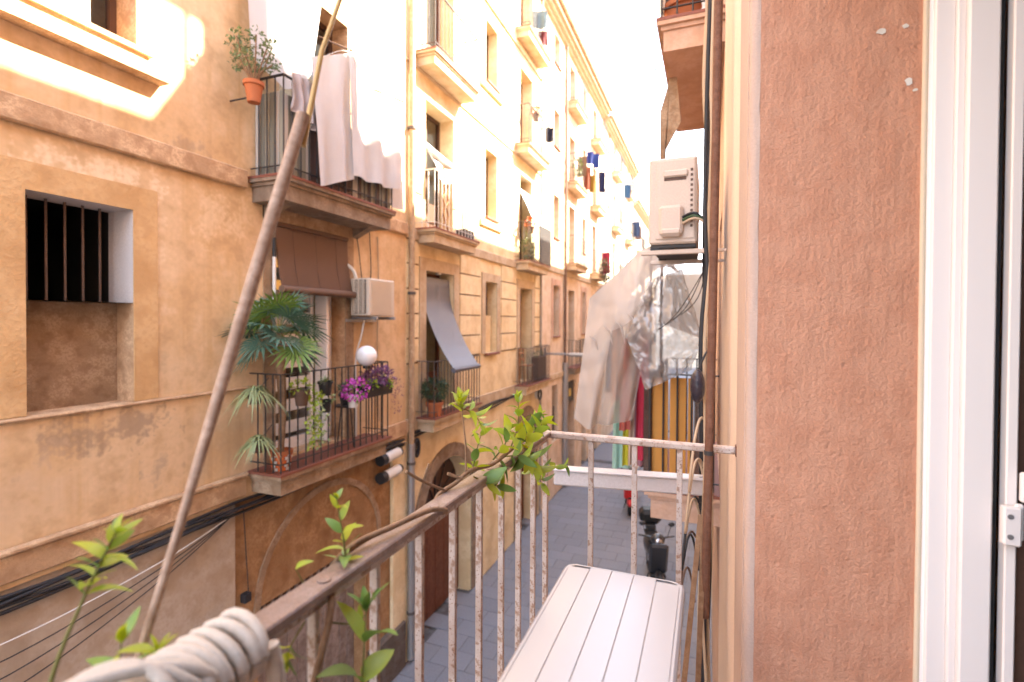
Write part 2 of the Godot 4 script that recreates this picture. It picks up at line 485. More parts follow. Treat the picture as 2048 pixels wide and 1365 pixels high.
func surround(parent: Node, x: float, side: int, d0: float, d1: float, y0: float, y1: float, w: float, proud: float, m: Material, foot := false):   # flat plaster frame round an opening: jambs and lintel as one part
	var g := Bag.new()
	g.box(V(x, y0, d0 - w), V(x + side * proud, y1, d0)); g.box(V(x, y0, d1), V(x + side * proud, y1, d1 + w)); g.box(V(x, y1, d0 - w), V(x + side * proud, y1 + w, d1 + w))
	if foot: g.box(V(x, y0 - w, d0 - w), V(x + side * proud, y0, d1 + w))
	return obj("window_surround", g, m, parent)

# glazed double window or balcony door set back in its opening
func casement(parent: Node, called: String, x: float, side: int, d0: float, d1: float, y0: float, y1: float, fm: Material, leaves := 2, kick := 0.0):
	var g := Bag.new()
	var t := 0.05
	var xa := x - side * 0.06
	g.box(V(x, y0, d0), V(xa, y1, d0 + t)); g.box(V(x, y0, d1 - t), V(xa, y1, d1)); g.box(V(x, y1 - t, d0 + t), V(xa, y1, d1 - t)); g.box(V(x, y0, d0 + t), V(xa, y0 + t, d1 - t))
	if leaves == 2: g.box(V(x, y0 + t, (d0 + d1) / 2 - t * 0.6), V(xa, y1 - t, (d0 + d1) / 2 + t * 0.6))
	if kick > 0: g.box(V(x - side * 0.01, y0 + t, d0 + t), V(xa, y0 + kick, d1 - t))
	var f := obj(called, g, fm, parent)
	obj("pane", bx(V(x - side * 0.03, y0 + maxf(t, kick), d0 + t), V(x - side * 0.036, y1 - t, d1 - t)), M.glass, f)
	return f

func solid_shutter(parent: Node, called: String, x: float, side: int, d0: float, d1: float, y0: float, y1: float, m: Material):   # wooden leaves with louvre slats
	var g := Bag.new()
	var cd := (d0 + d1) / 2
	for q in [[d0, cd - 0.005], [cd + 0.005, d1]]:
		g.box(V(x, y0, q[0]), V(x - side * 0.04, y1, q[0] + 0.05)); g.box(V(x, y0, q[1] - 0.05), V(x - side * 0.04, y1, q[1]))
		g.box(V(x, y0, q[0]), V(x - side * 0.038, y0 + 0.08, q[1])); g.box(V(x, y1 - 0.08, q[0]), V(x - side * 0.038, y1, q[1]))
		var yy := y0 + 0.1
		while yy < y1 - 0.1:
			g.obox(Transform3D(Basis(Vector3.BACK, side * -0.6), V(x - side * 0.025, yy, (q[0] + q[1]) / 2)), Vector3(0.03, 0.008, q[1] - q[0] - 0.1))
			yy += 0.045
		g.box(V(x - side * 0.042, y0, q[0]), V(x - side * 0.048, y1, q[1]))
	return obj(called, g, m, parent)

# balcony as a part of its house: slab with moulded edge, tile rim, rail; bars one by one where they show
func balcony(parent: Node, x: float, side: int, d0: float, d1: float, p: float, yf: float, th: float, rh: float, sm: Material, rm: Material, single := false, rad := 0.007, step := 0.11) -> MeshInstance3D:
	var g := Bag.new()
	var q := [[0.0, 0.035, p], [0.035, 0.07, p - 0.03], [0.07, th, p - 0.05]]
	for e in q: g.box(V(x, yf - e[0] - 0.001, d0 + (p - e[2])), V(x + side * e[2], yf - e[1], d1 - (p - e[2])))
	var s := obj("balcony", g, sm, parent)
	var t := Bag.new()
	t.box(V(x, yf, d0 - 0.005), V(x + side * (p + 0.008), yf + 0.025, d1 + 0.005))
	obj("floor_tiles", t, M.tile_edge, s)
	var xo := x + side * (p - 0.035)
	var top := yf + rh
	var r := Bag.new()
	for e in [[V(x, top, d0 + 0.035), V(xo, top, d0 + 0.035)], [V(xo, top, d0 + 0.028), V(xo, top, d1 - 0.028)], [V(xo, top, d1 - 0.035), V(x, top, d1 - 0.035)]]:
		r.box(e[0] - Vector3(0.014, 0.006, 0.014), e[1] + Vector3(0.014, 0.006, 0.014))
		var lo := Vector3(0, rh - 0.11, 0)
		r.box(e[0] - lo - Vector3(0.009, 0.004, 0.009), e[1] - lo + Vector3(0.009, 0.004, 0.009))
	var spots := []
	var n := int((d1 - d0 - 0.07) / step)
	for i in n + 1: spots.append([xo, lerpf(d0 + 0.035, d1 - 0.035, float(i) / n)])
	var m := int((p - 0.06) / step)
	for i in range(1, m + 1):
		spots.append([lerpf(xo, x, i / (m + 1.0)), d0 + 0.035]); spots.append([lerpf(xo, x, i / (m + 1.0)), d1 - 0.035])
	if single:
		obj("top_rail", r, rm, s)
		var one := Bag.new()
		one.tube([Vector3(0, 0, 0), Vector3(0, rh - 0.03, 0)], rad, 6)
		var mm := mesh_of(one)
		for e in spots: inst("baluster", mm, rm, Transform3D(Basis.IDENTITY, V(e[0], yf + 0.024, e[1])), s)
	else:
		for e in spots: r.tube([V(e[0], yf + 0.02, e[1]), V(e[0], top - 0.005, e[1])], rad, 4, false)
		obj("railing", r, rm, s)
	return s

# ---------------------------------------------------------------- street
func build_street():
	struct("ground", bx(V(-400, -5.40, -200), V(400, -5.285, 400)), M.grout)
	var st := struct("street", bx(V(XL - 0.02, -5.285, -12), V(XR + 0.5, -5.256, 90)), M.grout)
	var bl := Bag.new()
	bl.rbox(Transform3D(Basis.IDENTITY, Vector3.ZERO), Vector3(0.592, 0.04, 0.392), 0.006)
	var big := mesh_of(bl)
	var mm := [M.paving, M.paving_b, M.paving_c]
	var row := 0
	var d := 3.4
	while d < 19.0:
		var x := XL + 0.32 - (0.3 if row % 2 else 0.0)
		while x < XR + 0.3:
			if x > XL - 0.2:
				inst("paving_slab", big, mm[rng.randi() % 3], Transform3D(Basis.from_euler(Vector3(rng.randf_range(-0.004, 0.004), 0, rng.randf_range(-0.004, 0.004))), V(x, -5.268 + rng.randf_range(-0.002, 0.002), d)), st)
			x += 0.6
		d += 0.4; row += 1
	for q in [[-12.0, 3.19], [18.99 + 0.22, 90.0]]:
		obj("far_paving" if q[0] > 0 else "near_paving", bx(V(XL, -5.258, q[0]), V(XR + 0.5, -5.248, q[1])), M.paving, st)

# ---------------------------------------------------------------- ochre house opposite
func ochre_texture() -> ImageTexture:   # d 1.4..7.0 (u), y 4.0..-5.3 (v): flaked paint, damp marks and drips where the photograph shows them
	var w := 840; var h := 1395
	var big := noise(31, 0.006, 4).get_image(w, h); var mid := noise(32, 0.022, 5).get_image(w, h); var fin := noise(33, 0.11, 3).get_image(w, h); var vert := noise(34, 0.03, 4)
	var bd := big.get_data(); var md := mid.get_data(); var fd := fin.get_data()
	var col := PackedFloat32Array()
	for x in w: col.append(vert.get_noise_2d(x * 1.6, 3.0))
	var out := PackedByteArray()
	out.resize(w * h * 3)
	# stains: d0, d1, y0, y1, ragged, colour, amount
	var spots := [
		[2.05, 2.95, 1.0, 1.22, Color(0.80, 0.64, 0.46), 0.8], [2.75, 3.0, 0.55, 1.1, Color(0.76, 0.6, 0.42), 0.45], [2.0, 2.95, -0.98, -0.70, Color(0.24, 0.17, 0.12), 0.75], [2.86, 3.02, -1.42, -0.85, Color(0.34, 0.25, 0.18), 0.7],
		[2.70, 3.0, -0.64, -0.1, Color(0.33, 0.22, 0.13), 0.5], [3.3, 3.75, 0.75, 1.2, Color(0.78, 0.6, 0.40), 0.5], [1.5, 2.2, -1.45, -0.9, Color(0.58, 0.40, 0.25), 0.6], [3.2, 3.9, -1.45, -0.9, Color(0.36, 0.24, 0.14), 0.45],
		[2.9, 3.5, 1.42, 1.62, Color(0.28, 0.2, 0.14), 0.6], [4.9, 6.6, -1.5, -0.6, Color(0.40, 0.27, 0.16), 0.35], [5.3, 6.0, -0.4, 0.1, Color(0.36, 0.23, 0.13), 0.4], [1.5, 3.0, -0.2, 0.4, Color(0.68, 0.5, 0.33), 0.35]]
	for y in h:
		var yy := 4.0 - 9.3 * y / h
		for x in w:
			var i := y * w + x
			var dd := 1.4 + 5.6 * x / w
			var b := bd[i] / 255.0; var m := md[i] / 255.0; var f := fd[i] / 255.0
			var c := Color(0.66, 0.46, 0.275)
			c = c.lerp(Color(0.61, 0.395, 0.205), clampf((b - 0.4) * 3.0, 0, 1) * 0.75)
			c = c.lerp(Color(0.73, 0.53, 0.33), clampf((m - 0.55) * 4.0, 0, 1) * 0.5)
			c = c.lerp(Color(0.46, 0.29, 0.15), clampf((0.42 - m) * 4.0, 0, 1) * 0.5)
			c = c.lerp(Color(0.56, 0.35, 0.17), clampf(col[x] * 1.6, 0, 1) * clampf((b + m - 0.7) * 1.6, 0, 1) * 0.8)
			for s in spots:
				if dd > s[0] - 0.12 and dd < s[1] + 0.12 and yy > s[2] - 0.12 and yy < s[3] + 0.12:
					var e: float = minf(minf(dd - s[0], s[1] - dd), minf(yy - s[2], s[3] - yy)) / 0.09
					var t: float = clampf(e * 0.45 + (m - 0.5) * 2.6 + (f - 0.5) * 1.6 + col[x] * 0.9, 0, 1) * s[5] * 0.8
					c = c.lerp(s[4], t)
			c = c * (0.93 + f * 0.14)
			c = c.linear_to_srgb()
			out[i * 3] = clampi(int(c.r * 255), 0, 255); out[i * 3 + 1] = clampi(int(c.g * 255), 0, 255); out[i * 3 + 2] = clampi(int(c.b * 255), 0, 255)
	var im := Image.create_from_data(w, h, false, Image.FORMAT_RGB8, out)
	im.generate_mipmaps()
	return ImageTexture.create_from_image(im)

func build_ochre_house():
	M.stone_warm = mat(lin(0.44, 0.31, 0.205), 0.9, M.t_grime, 0.8, M.n_plaster, 0.5)
	var t := thing("apartment_building", V(XL, -5.25, 3.0), "ochre plastered house with barred window and flower-filled balcony", "building", "houses lining the street")
	var wm := StandardMaterial3D.new()
	wm.albedo_texture = ochre_texture(); wm.roughness = 0.93; wm.metallic_specular = 0.3
	wm.normal_enabled = false
	var holes := [[2.02, 2.71, 0.13, 0.87, 0.30], [2.02, 2.71, -0.66, 0.13, 0.20], [4.13, 5.25, -1.48, 1.03, 0.26], [2.42, 2.745, 2.19, 3.6, 0.24], [4.2, 5.3, 1.42, 3.7, 0.24]]
	var g := Bag.new()
	var box := Rect2(1.4, 4.0, 5.6, 9.3)
	facade(g, XL, 1, -3.0, 6.62, -1.78, 9.2, holes, box)
	obj("wall", g, wm, t)
	g = Bag.new()
	reveals(g, XL, 1, [holes[1]])
	obj("lower_reveal", g, M.ochre_trim, t)
	for q in [2, 3, 4]:
		g = Bag.new()
		reveals(g, XL, 1, [holes[q]])
		obj("reveal", g, M.ochre_trim, t)
	g = Bag.new()
	reveals(g, XL, 1, [holes[0]])
	obj("white_reveal", g, M.reveal_white, t)
	g = Bag.new()
	shell(g, XL, 1, -3.0, 6.62, -5.25, 9.2, 7.0)
	obj("roof_and_back_wall", g, M.ochre, t)
	# barred window with its lower half walled up
	obj("window_infill", rb(V(XL - 0.20, -0.67, 2.0), V(XL - 0.36, 0.13, 2.73), 0.004), M.infill, t)
	g = Bag.new()
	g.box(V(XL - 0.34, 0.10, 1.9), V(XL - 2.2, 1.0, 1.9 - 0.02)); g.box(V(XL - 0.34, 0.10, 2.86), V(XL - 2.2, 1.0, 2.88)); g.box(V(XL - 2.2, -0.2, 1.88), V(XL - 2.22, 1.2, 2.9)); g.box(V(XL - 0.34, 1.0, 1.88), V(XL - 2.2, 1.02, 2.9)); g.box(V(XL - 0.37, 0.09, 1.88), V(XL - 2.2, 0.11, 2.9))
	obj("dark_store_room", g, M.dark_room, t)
	for k in 5:
		var dd := 2.12 + k * 0.117
		obj("window_bar", tb([V(XL - 0.2, 0.125, dd), V(XL - 0.2, 0.875, dd)], 0.009, 8), M.iron_brown, t)
	surround(t, XL, 1, 2.02, 2.71, -0.655, 0.87, 0.19, 0.010, M.ochre)
	# string courses, ledges, cornices
	band(t, "string_course", XL, 1, -3.0, 3.76, 1.29, 1.47, 0.055, M.ochre_trim)
	band(t, "string_course", XL, 1, 5.66, 6.62, 1.29, 1.47, 0.055, M.ochre_trim)
	band(t, "window_ledge", XL, 1, -3.0, 4.0, -0.69, -0.66, 0.03, M.ochre_trim)
	band(t, "string_course", XL, 1, -3.0, 3.76, -1.55, -1.51, 0.06, M.ochre_trim)
	band(t, "string_course", XL, 1, -3.0, 3.76, -1.74, -1.55, 0.03, M.ochre_trim)
	band(t, "string_course", XL, 1, 5.66, 6.62, -1.74, -1.51, 0.04, M.ochre_trim)
	g = Bag.new()
	for q in [[2.13, 2.17, 0.05], [2.04, 2.13, 0.02], [2.00, 2.04, 0.10], [1.94, 2.00, 0.13]]: g.box(V(XL, q[0], -1.0), V(XL + q[2], q[1], 2.80 + q[2]))
	obj("window_sill", g, M.ochre_trim, t)
	casement(t, "window", XL - 0.24, 1, 2.42, 2.745, 2.19, 3.6, M.wood_dark, 1)
	casement(t, "balcony_door", XL - 0.24, 1, 4.2, 5.3, 1.42, 3.7, M.wood_dark, 2, 0.5)
	surround(t, XL, 1, 4.13, 5.25, -1.5, 1.03, 0.15, 0.015, M.stone_warm)
	# white balcony door, right leaf folded open
	var f: Node = casement(t, "balcony_door", XL - 0.2, 1, 4.15, 4.92, -1.48, 1.0, M.pvc, 1, 0.12)
	for k in 9:
		var y0 := -1.3 + k * 0.25
		obj("blind_band", bx(V(XL - 0.222, y0, 4.2), V(XL - 0.224, y0 + 0.14, 4.87)), M.white_paint, f)
	obj("open_leaf", rb(V(XL - 0.2, -1.46, 4.94), V(XL - 0.02, 0.98, 4.985), 0.006), M.pvc, t)
	obj("open_leaf", rb(V(XL - 0.245, -1.47, 5.0), V(XL - 0.2, 0.99, 5.24), 0.006), M.pvc, t)
	balcony(t, XL, 1, 3.79, 5.64, 0.43, -1.535, 0.20, 1.0, M.slab_under, M.iron, true, 0.008, 0.105)
	balcony(t, XL, 1, 3.80, 5.68, 0.46, 1.40, 0.22, 0.98, M.stone, M.iron, true, 0.008, 0.11)
	for q in [3.98, 5.38]:
		g = Bag.new()
		g.prism([V(XL, 1.18, q), V(XL + 0.26, 1.18, q), V(XL, 1.06, q)], V(0, 0, 0.12) - V(0, 0, 0))
		obj("balcony_bracket", g, M.stone, t)
	# street level: plain rendered wall, then a wide arch walled up over plank doors
	g = Bag.new()
	facade(g, XL - 0.02, 1, -3.0, 3.66, -5.25, -1.78, [])
	g.quad(V(XL - 0.02, -5.25, 3.66), V(XL - 0.02, -1.78, 3.66), V(XL - 0.3, -1.78, 3.66), V(XL - 0.3, -5.25, 3.66))
	g.quad(V(XL, -1.78, -3), V(XL - 0.05, -1.78, -3), V(XL - 0.05, -1.78, 6.62), V(XL, -1.78, 6.62))
	obj("ground_floor_wall", g, M.greige, t)
	g = Bag.new()
	var holes2 := [[3.95, 5.75, -5.6, -3.0, 0.22]]
	facade(g, XL - 0.05, 1, 3.66, 6.62, -5.25, -1.78, holes2)
	reveals(g, XL - 0.05, 1, holes2)
	obj("ground_floor_wall", g, M.orange_wall, t)
	obj("arch_moulding", arch_band(XL - 0.05, 1, 3.98, 6.0, -3.1, -3.0, -2.05, 0.08, 0.014), M.stone_warm, t)
	obj("pilaster", rb(V(XL - 0.05, -5.25, 6.30), V(XL + 0.01, -1.78, 6.62), 0.01), M.cream, t)
	obj("plinth", rb(V(XL - 0.06, -5.25, 5.78), V(XL + 0.05, -4.55, 6.60), 0.02), M.stone_dark, t)
	# plank door with a row of small vent openings
	var dr := Bag.new()
	dr.box(V(XL - 0.27, -5.25, 3.95), V(XL - 0.30, -3.0, 5.75))
	var door := obj("plank_door", dr, M.wood_dark, t)
	obj("rail_board", rb(V(XL - 0.24, -3.10, 3.95), V(XL - 0.272, -3.02, 5.75), 0.004), M.wood_grey, door)
	obj("rail_board", rb(V(XL - 0.24, -3.32, 3.95), V(XL - 0.272, -3.25, 5.75), 0.004), M.wood_grey, door)
	for k in 15: obj("vent_post", rb(V(XL - 0.245, -3.25, 3.96 + k * 0.12), V(XL - 0.268, -3.10, 4.0 + k * 0.12), 0.003), M.wood_grey, door)
	for k in 12:
		var w0 := 3.955 + k * 0.15
		obj("plank", rb(V(XL - 0.245 - rng.randf() * 0.008, -5.24, w0), V(XL - 0.272, -3.32, w0 + 0.143), 0.004), M.wood_grey, door)

# ---------------------------------------------------------------- cream house with scored joints
func build_cream_house():
	var t := thing("apartment_building", V(XL, -5.25, 9.9), "cream yellow house with scored plaster joints and arched ground-floor doors", "building", "houses lining the street")
	var doors := [[7.2, 8.17], [11.6, 12.5]]
	var wins := [[9.56, 10.18]]
	var floors := [[-1.5, 0.82, -0.66, 0.82], [1.45, 3.58, 2.15, 3.54], [4.2, 6.15, 4.93, 6.17], [6.9, 8.5, 7.6, 8.5]]
	var holes := []
	for f in floors:
		for q in doors: holes.append([q[0], q[1], f[0], f[1], 0.30])
		for q in wins: holes.append([q[0], q[1], f[2], f[3], 0.28])
	var arches := [[7.12, 8.95, -2.42], [11.55, 12.75, -2.38]]
	for a in arches: holes.append([a[0], a[1], -5.6, a[2], 0.35])
	var g := Bag.new()
	facade(g, XL, 1, 6.62, 13.2, -5.25, 8.95, holes)
	reveals(g, XL, 1, holes)
	for a in arches: arch_corners(g, XL, 1, a[0], a[1], a[2] - (a[1] - a[0]) / 2 * 0.95, a[2], 0.35)
	shell(g, XL, 1, 6.62, 13.2, -5.25, 8.95, 7.0)
	obj("wall", g, M.cream, t)
	for a in arches:
		obj("arch_surround", arch_band(XL, 1, a[0], a[1], -5.24, a[2] - (a[1] - a[0]) / 2 * 0.95, a[2], 0.24, 0.03), M.stone, t)
		var dr := obj("arched_door", bx(V(XL - 0.30, -5.25, a[0]), V(XL - 0.34, a[2], a[1])), M.wood_dark, t)
		var ys: float = a[2] - (a[1] - a[0]) / 2 * 0.95
		var cd: float = (a[0] + a[1]) / 2
		obj("transom", rb(V(XL - 0.24, ys - 0.10, a[0]), V(XL - 0.31, ys, a[1]), 0.006), M.wood_red, dr)
		for k in 7:
			var an := PI * k / 6.0
			obj("fanlight_bar", bar(V(XL - 0.28, ys, cd), V(XL - 0.28, ys + sin(an) * 0.85, cd - cos(an) * 0.85), 0.02, 0.02), M.iron, dr)
		for k in 6:
			var ww: float = (a[1] - a[0]) / 6
			obj("plank", rb(V(XL - 0.265, -5.24, a[0] + k * ww + 0.006), V(XL - 0.305, ys - 0.1, a[0] + (k + 1) * ww - 0.006), 0.005), M.wood_red, dr)
	# scored joints of the first floor: raised courses with a brown mortar joint set back between them
	for row in 6:
		var y0 := -0.66 + row * 0.385
		for q in [[6.66, 6.98], [8.42, 9.32], [10.42, 11.36], [12.74, 13.18]]:
			if row == 5 and y0 > 1.0: continue
			obj("plaster_course", rb(V(XL - 0.002, y0 + 0.012, q[0]), V(XL + 0.022, minf(y0 + 0.373, 1.24), q[1]), 0.004), M.cream, t)
			obj("mortar_joint", bx(V(XL - 0.002, y0 - 0.012, q[0]), V(XL + 0.006, y0 + 0.012, q[1])), M.joint, t)
	for f in floors.size():
		var fl: Array = floors[f]
		for q in doors:
			if f == 0: surround(t, XL, 1, q[0], q[1], fl[0] + 0.02, fl[1], 0.20, 0.024, M.cream_trim)
			casement(t, "balcony_door", XL - 0.28, 1, q[0], q[1], fl[0], fl[1], M.wood_red if f != 1 else M.wood_dark, 2, 0.6)
		for q in wins:
			if f == 0: surround(t, XL, 1, q[0], q[1], fl[2], fl[3], 0.17, 0.024, M.cream_trim)
			casement(t, "window", XL - 0.22, 1, q[0], q[1], fl[2], fl[3], M.wood_dark, 2)
			if f == 0: obj("window_infill", rb(V(XL - 0.12, fl[2], q[0]), V(XL - 0.2, 0.12, q[1] - 0.02), 0.004), M.cream, t)
			if f > 0:
				obj("window_sill", rb(V(XL, fl[2] - 0.05, q[0] - 0.02), V(XL + 0.07, fl[2], q[1] + 0.03), 0.008), M.tile_edge, t)
				obj("sill_moulding", rb(V(XL, fl[2] - 0.22, q[0] - 0.28), V(XL + 0.06, fl[2] - 0.09, q[1] + 0.22), 0.01), M.cream, t)
			else:
				obj("window_sill", rb(V(XL, fl[2] - 0.045, q[0] - 0.02), V(XL + 0.08, fl[2], q[1] + 0.03), 0.008), M.tile_edge, t)
	band(t, "string_course", XL, 1, 6.62, 13.2, 1.25, 1.43, 0.045, M.cream_trim)
	band(t, "string_course", XL, 1, 6.62, 13.2, 3.93, 3.97, 0.03, M.cream_trim)
	band(t, "string_course", XL, 1, 6.62, 13.2, 6.48, 6.53, 0.05, M.cream_trim)
	band(t, "string_course", XL, 1, 6.62, 13.2, -1.72, -1.5, 0.04, M.cream_trim)
	balcony(t, XL, 1, 6.88, 8.62, 0.37, -1.535, 0.2, 0.9, M.cream_trim, M.iron_far, true, 0.008, 0.105)
	balcony(t, XL, 1, 11.2, 13.08, 0.37, -1.535, 0.2, 0.9, M.cream_trim, M.iron_far, true, 0.008, 0.105)
	for f in [1, 2, 3]:
		balcony(t, XL, 1, 6.88, 8.48, 0.37, floors[f][0] - 0.03, 0.2, 0.92, M.cream_trim, M.white_paint if f == 1 else M.iron_far)
		balcony(t, XL, 1, 11.25, 12.95, 0.37, floors[f][0] - 0.03, 0.2, 0.92, M.cream_trim, M.iron_far)
	eave(t, 6.62, 13.2, 8.95)

func eave(t: Node, d0: float, d1: float, y: float):
	var g := Bag.new()
	for q in [[-0.30, -0.22, 0.10], [-0.22, -0.12, 0.20], [-0.12, 0.0, 0.30]]: g.box(V(XL - 0.3, y + q[0], d0), V(XL + q[2], y + q[1] - 0.001, d1))
	obj("cornice", g, M.eave, t)
	obj("gutter", tb([V(XL + 0.36, y + 0.05, d0), V(XL + 0.36, y + 0.05, d1)], 0.06, 10), M.pipe_beige, t)
	obj("roof", rb(V(XL - 2.5, y + 0.0, d0), V(XL + 0.30, y + 0.06, d1), 0.01), M.roof_tile, t)

# ---------------------------------------------------------------- farther houses of the row
func build_far_houses():
	var specs := [
		{"d0": 13.2, "d1": 15.55, "top": 8.95, "m": M.pinkish, "doors": [], "wins": [[14.46, 15.08]], "label": "narrow pinkish house one window wide beside the brown downpipe"},
		{"d0": 15.55, "d1": 21.9, "top": 8.95, "m": M.pinkish, "doors": [[16.22, 17.03], [19.8, 20.5]], "wins": [[18.1, 18.65]], "label": "tall pinkish house with two balcony columns past the brown downpipe"},
		{"d0": 21.9, "d1": 31.0, "top": 8.75, "m": M.white_wall, "doors": [[24.3, 25.1], [28.4, 29.2]], "wins": [[22.9, 23.4], [26.4, 27.0], [30.0, 30.5]], "label": "pale sunlit house where the long roof gutter ends"},
		{"d0": 31.0, "d1": 46.0, "top": 7.2, "m": M.white_wall, "doors": [[33.0, 33.8], [37.0, 37.8], [41.0, 41.8]], "wins": [[35.0, 35.5], [39.0, 39.5]], "label": "lower pale house at the far end of the row"}]
	var floors := [[-1.5, 1.03, -0.43, 1.08], [1.85, 3.8, 2.5, 3.76], [4.45, 6.1, 5.2, 6.28], [7.0, 8.4, 7.63, 8.5]]
	for s in specs:
		var t := thing("apartment_building", V(XL, -5.25, (s.d0 + s.d1) / 2), s.label, "building", "houses lining the street")
		var holes := []
		for f in floors:
			if f[1] > s.top - 0.3: continue
			for q in s.doors: holes.append([q[0], q[1], f[0], f[1], 0.28])
			for q in s.wins: holes.append([q[0], q[1], f[2], f[3], 0.26])
		if s.d0 == 13.2: holes.append([14.43, 15.04, -3.6, -1.9, 0.25])
		if s.d0 == 15.55: holes.append([15.9, 17.2, -5.6, -1.98, 0.4]); holes.append([18.2, 19.0, -5.6, -2.4, 0.3]); holes.append([20.0, 21.0, -5.6, -2.4, 0.3])
		var g := Bag.new()
		facade(g, XL, 1, s.d0, s.d1, -5.25, s.top, holes)
		reveals(g, XL, 1, holes)
		shell(g, XL, 1, s.d0, s.d1, -5.25, s.top, 7.0)
		obj("wall", g, s.m, t)
		for f in floors.size():
			var fl: Array = floors[f]
			if fl[1] > s.top - 0.3: continue
			for q in s.doors:
				casement(t, "balcony_door", XL - 0.24, 1, q[0], q[1], fl[0], fl[1], M.wood_dark, 2, 0.6)
				balcony(t, XL, 1, q[0] - 0.4, q[1] + 0.45, 0.38, fl[0], 0.2, 0.9, M.cream_trim if f else M.stone, M.iron_far if f else M.iron)
			for q in s.wins:
				casement(t, "window", XL - 0.22, 1, q[0], q[1], fl[2], fl[3], M.wood_dark, 2)
				obj("window_sill", rb(V(XL, fl[2] - 0.05, q[0] - 0.02), V(XL + 0.06, fl[2], q[1] + 0.02), 0.008), M.tile_edge, t)
				if f == 0: surround(t, XL, 1, q[0], q[1], fl[2] - 0.05, fl[3], 0.18, 0.02, M.salmon, false)
		band(t, "string_course", XL, 1, s.d0, s.d1, 1.45, 1.62, 0.04, M.cream_trim)
		band(t, "string_course", XL, 1, s.d0, s.d1, -1.72, -1.55, 0.04, M.cream_trim)
		if s.d0 == 13.2:
			obj("vent_grille", rb(V(XL - 0.1, -3.55, 14.45), V(XL - 0.14, -2.6, 15.02), 0.005), M.iron, t)
			obj("grille_backing", bx(V(XL - 0.2, -3.6, 14.43), V(XL - 0.22, -1.9, 15.04)), M.wood_dark, t)
		if s.d0 == 15.55:
			obj("shop_sign_board", rb(V(XL - 0.05, -2.7, 15.92), V(XL - 0.12, -2.0, 17.18), 0.01), M.iron, t)
			obj("lit_sign_plate", rb(V(XL - 0.03, -2.5, 16.55), V(XL - 0.052, -2.25, 16.75), 0.004), mat(lin(0.7, 0.5, 0.12), 0.5), t)
			obj("shop_shutter", bx(V(XL - 0.36, -5.25, 15.9), V(XL - 0.39, -2.7, 17.2)), M.wood_dark, t)
			for q in [[18.2, 19.0], [20.0, 21.0]]: obj("street_door", rb(V(XL - 0.27, -5.25, q[0]), V(XL - 0.30, -2.4, q[1]), 0.005), M.wood_dark, t)
		eave(t, s.d0, s.d1, s.top)

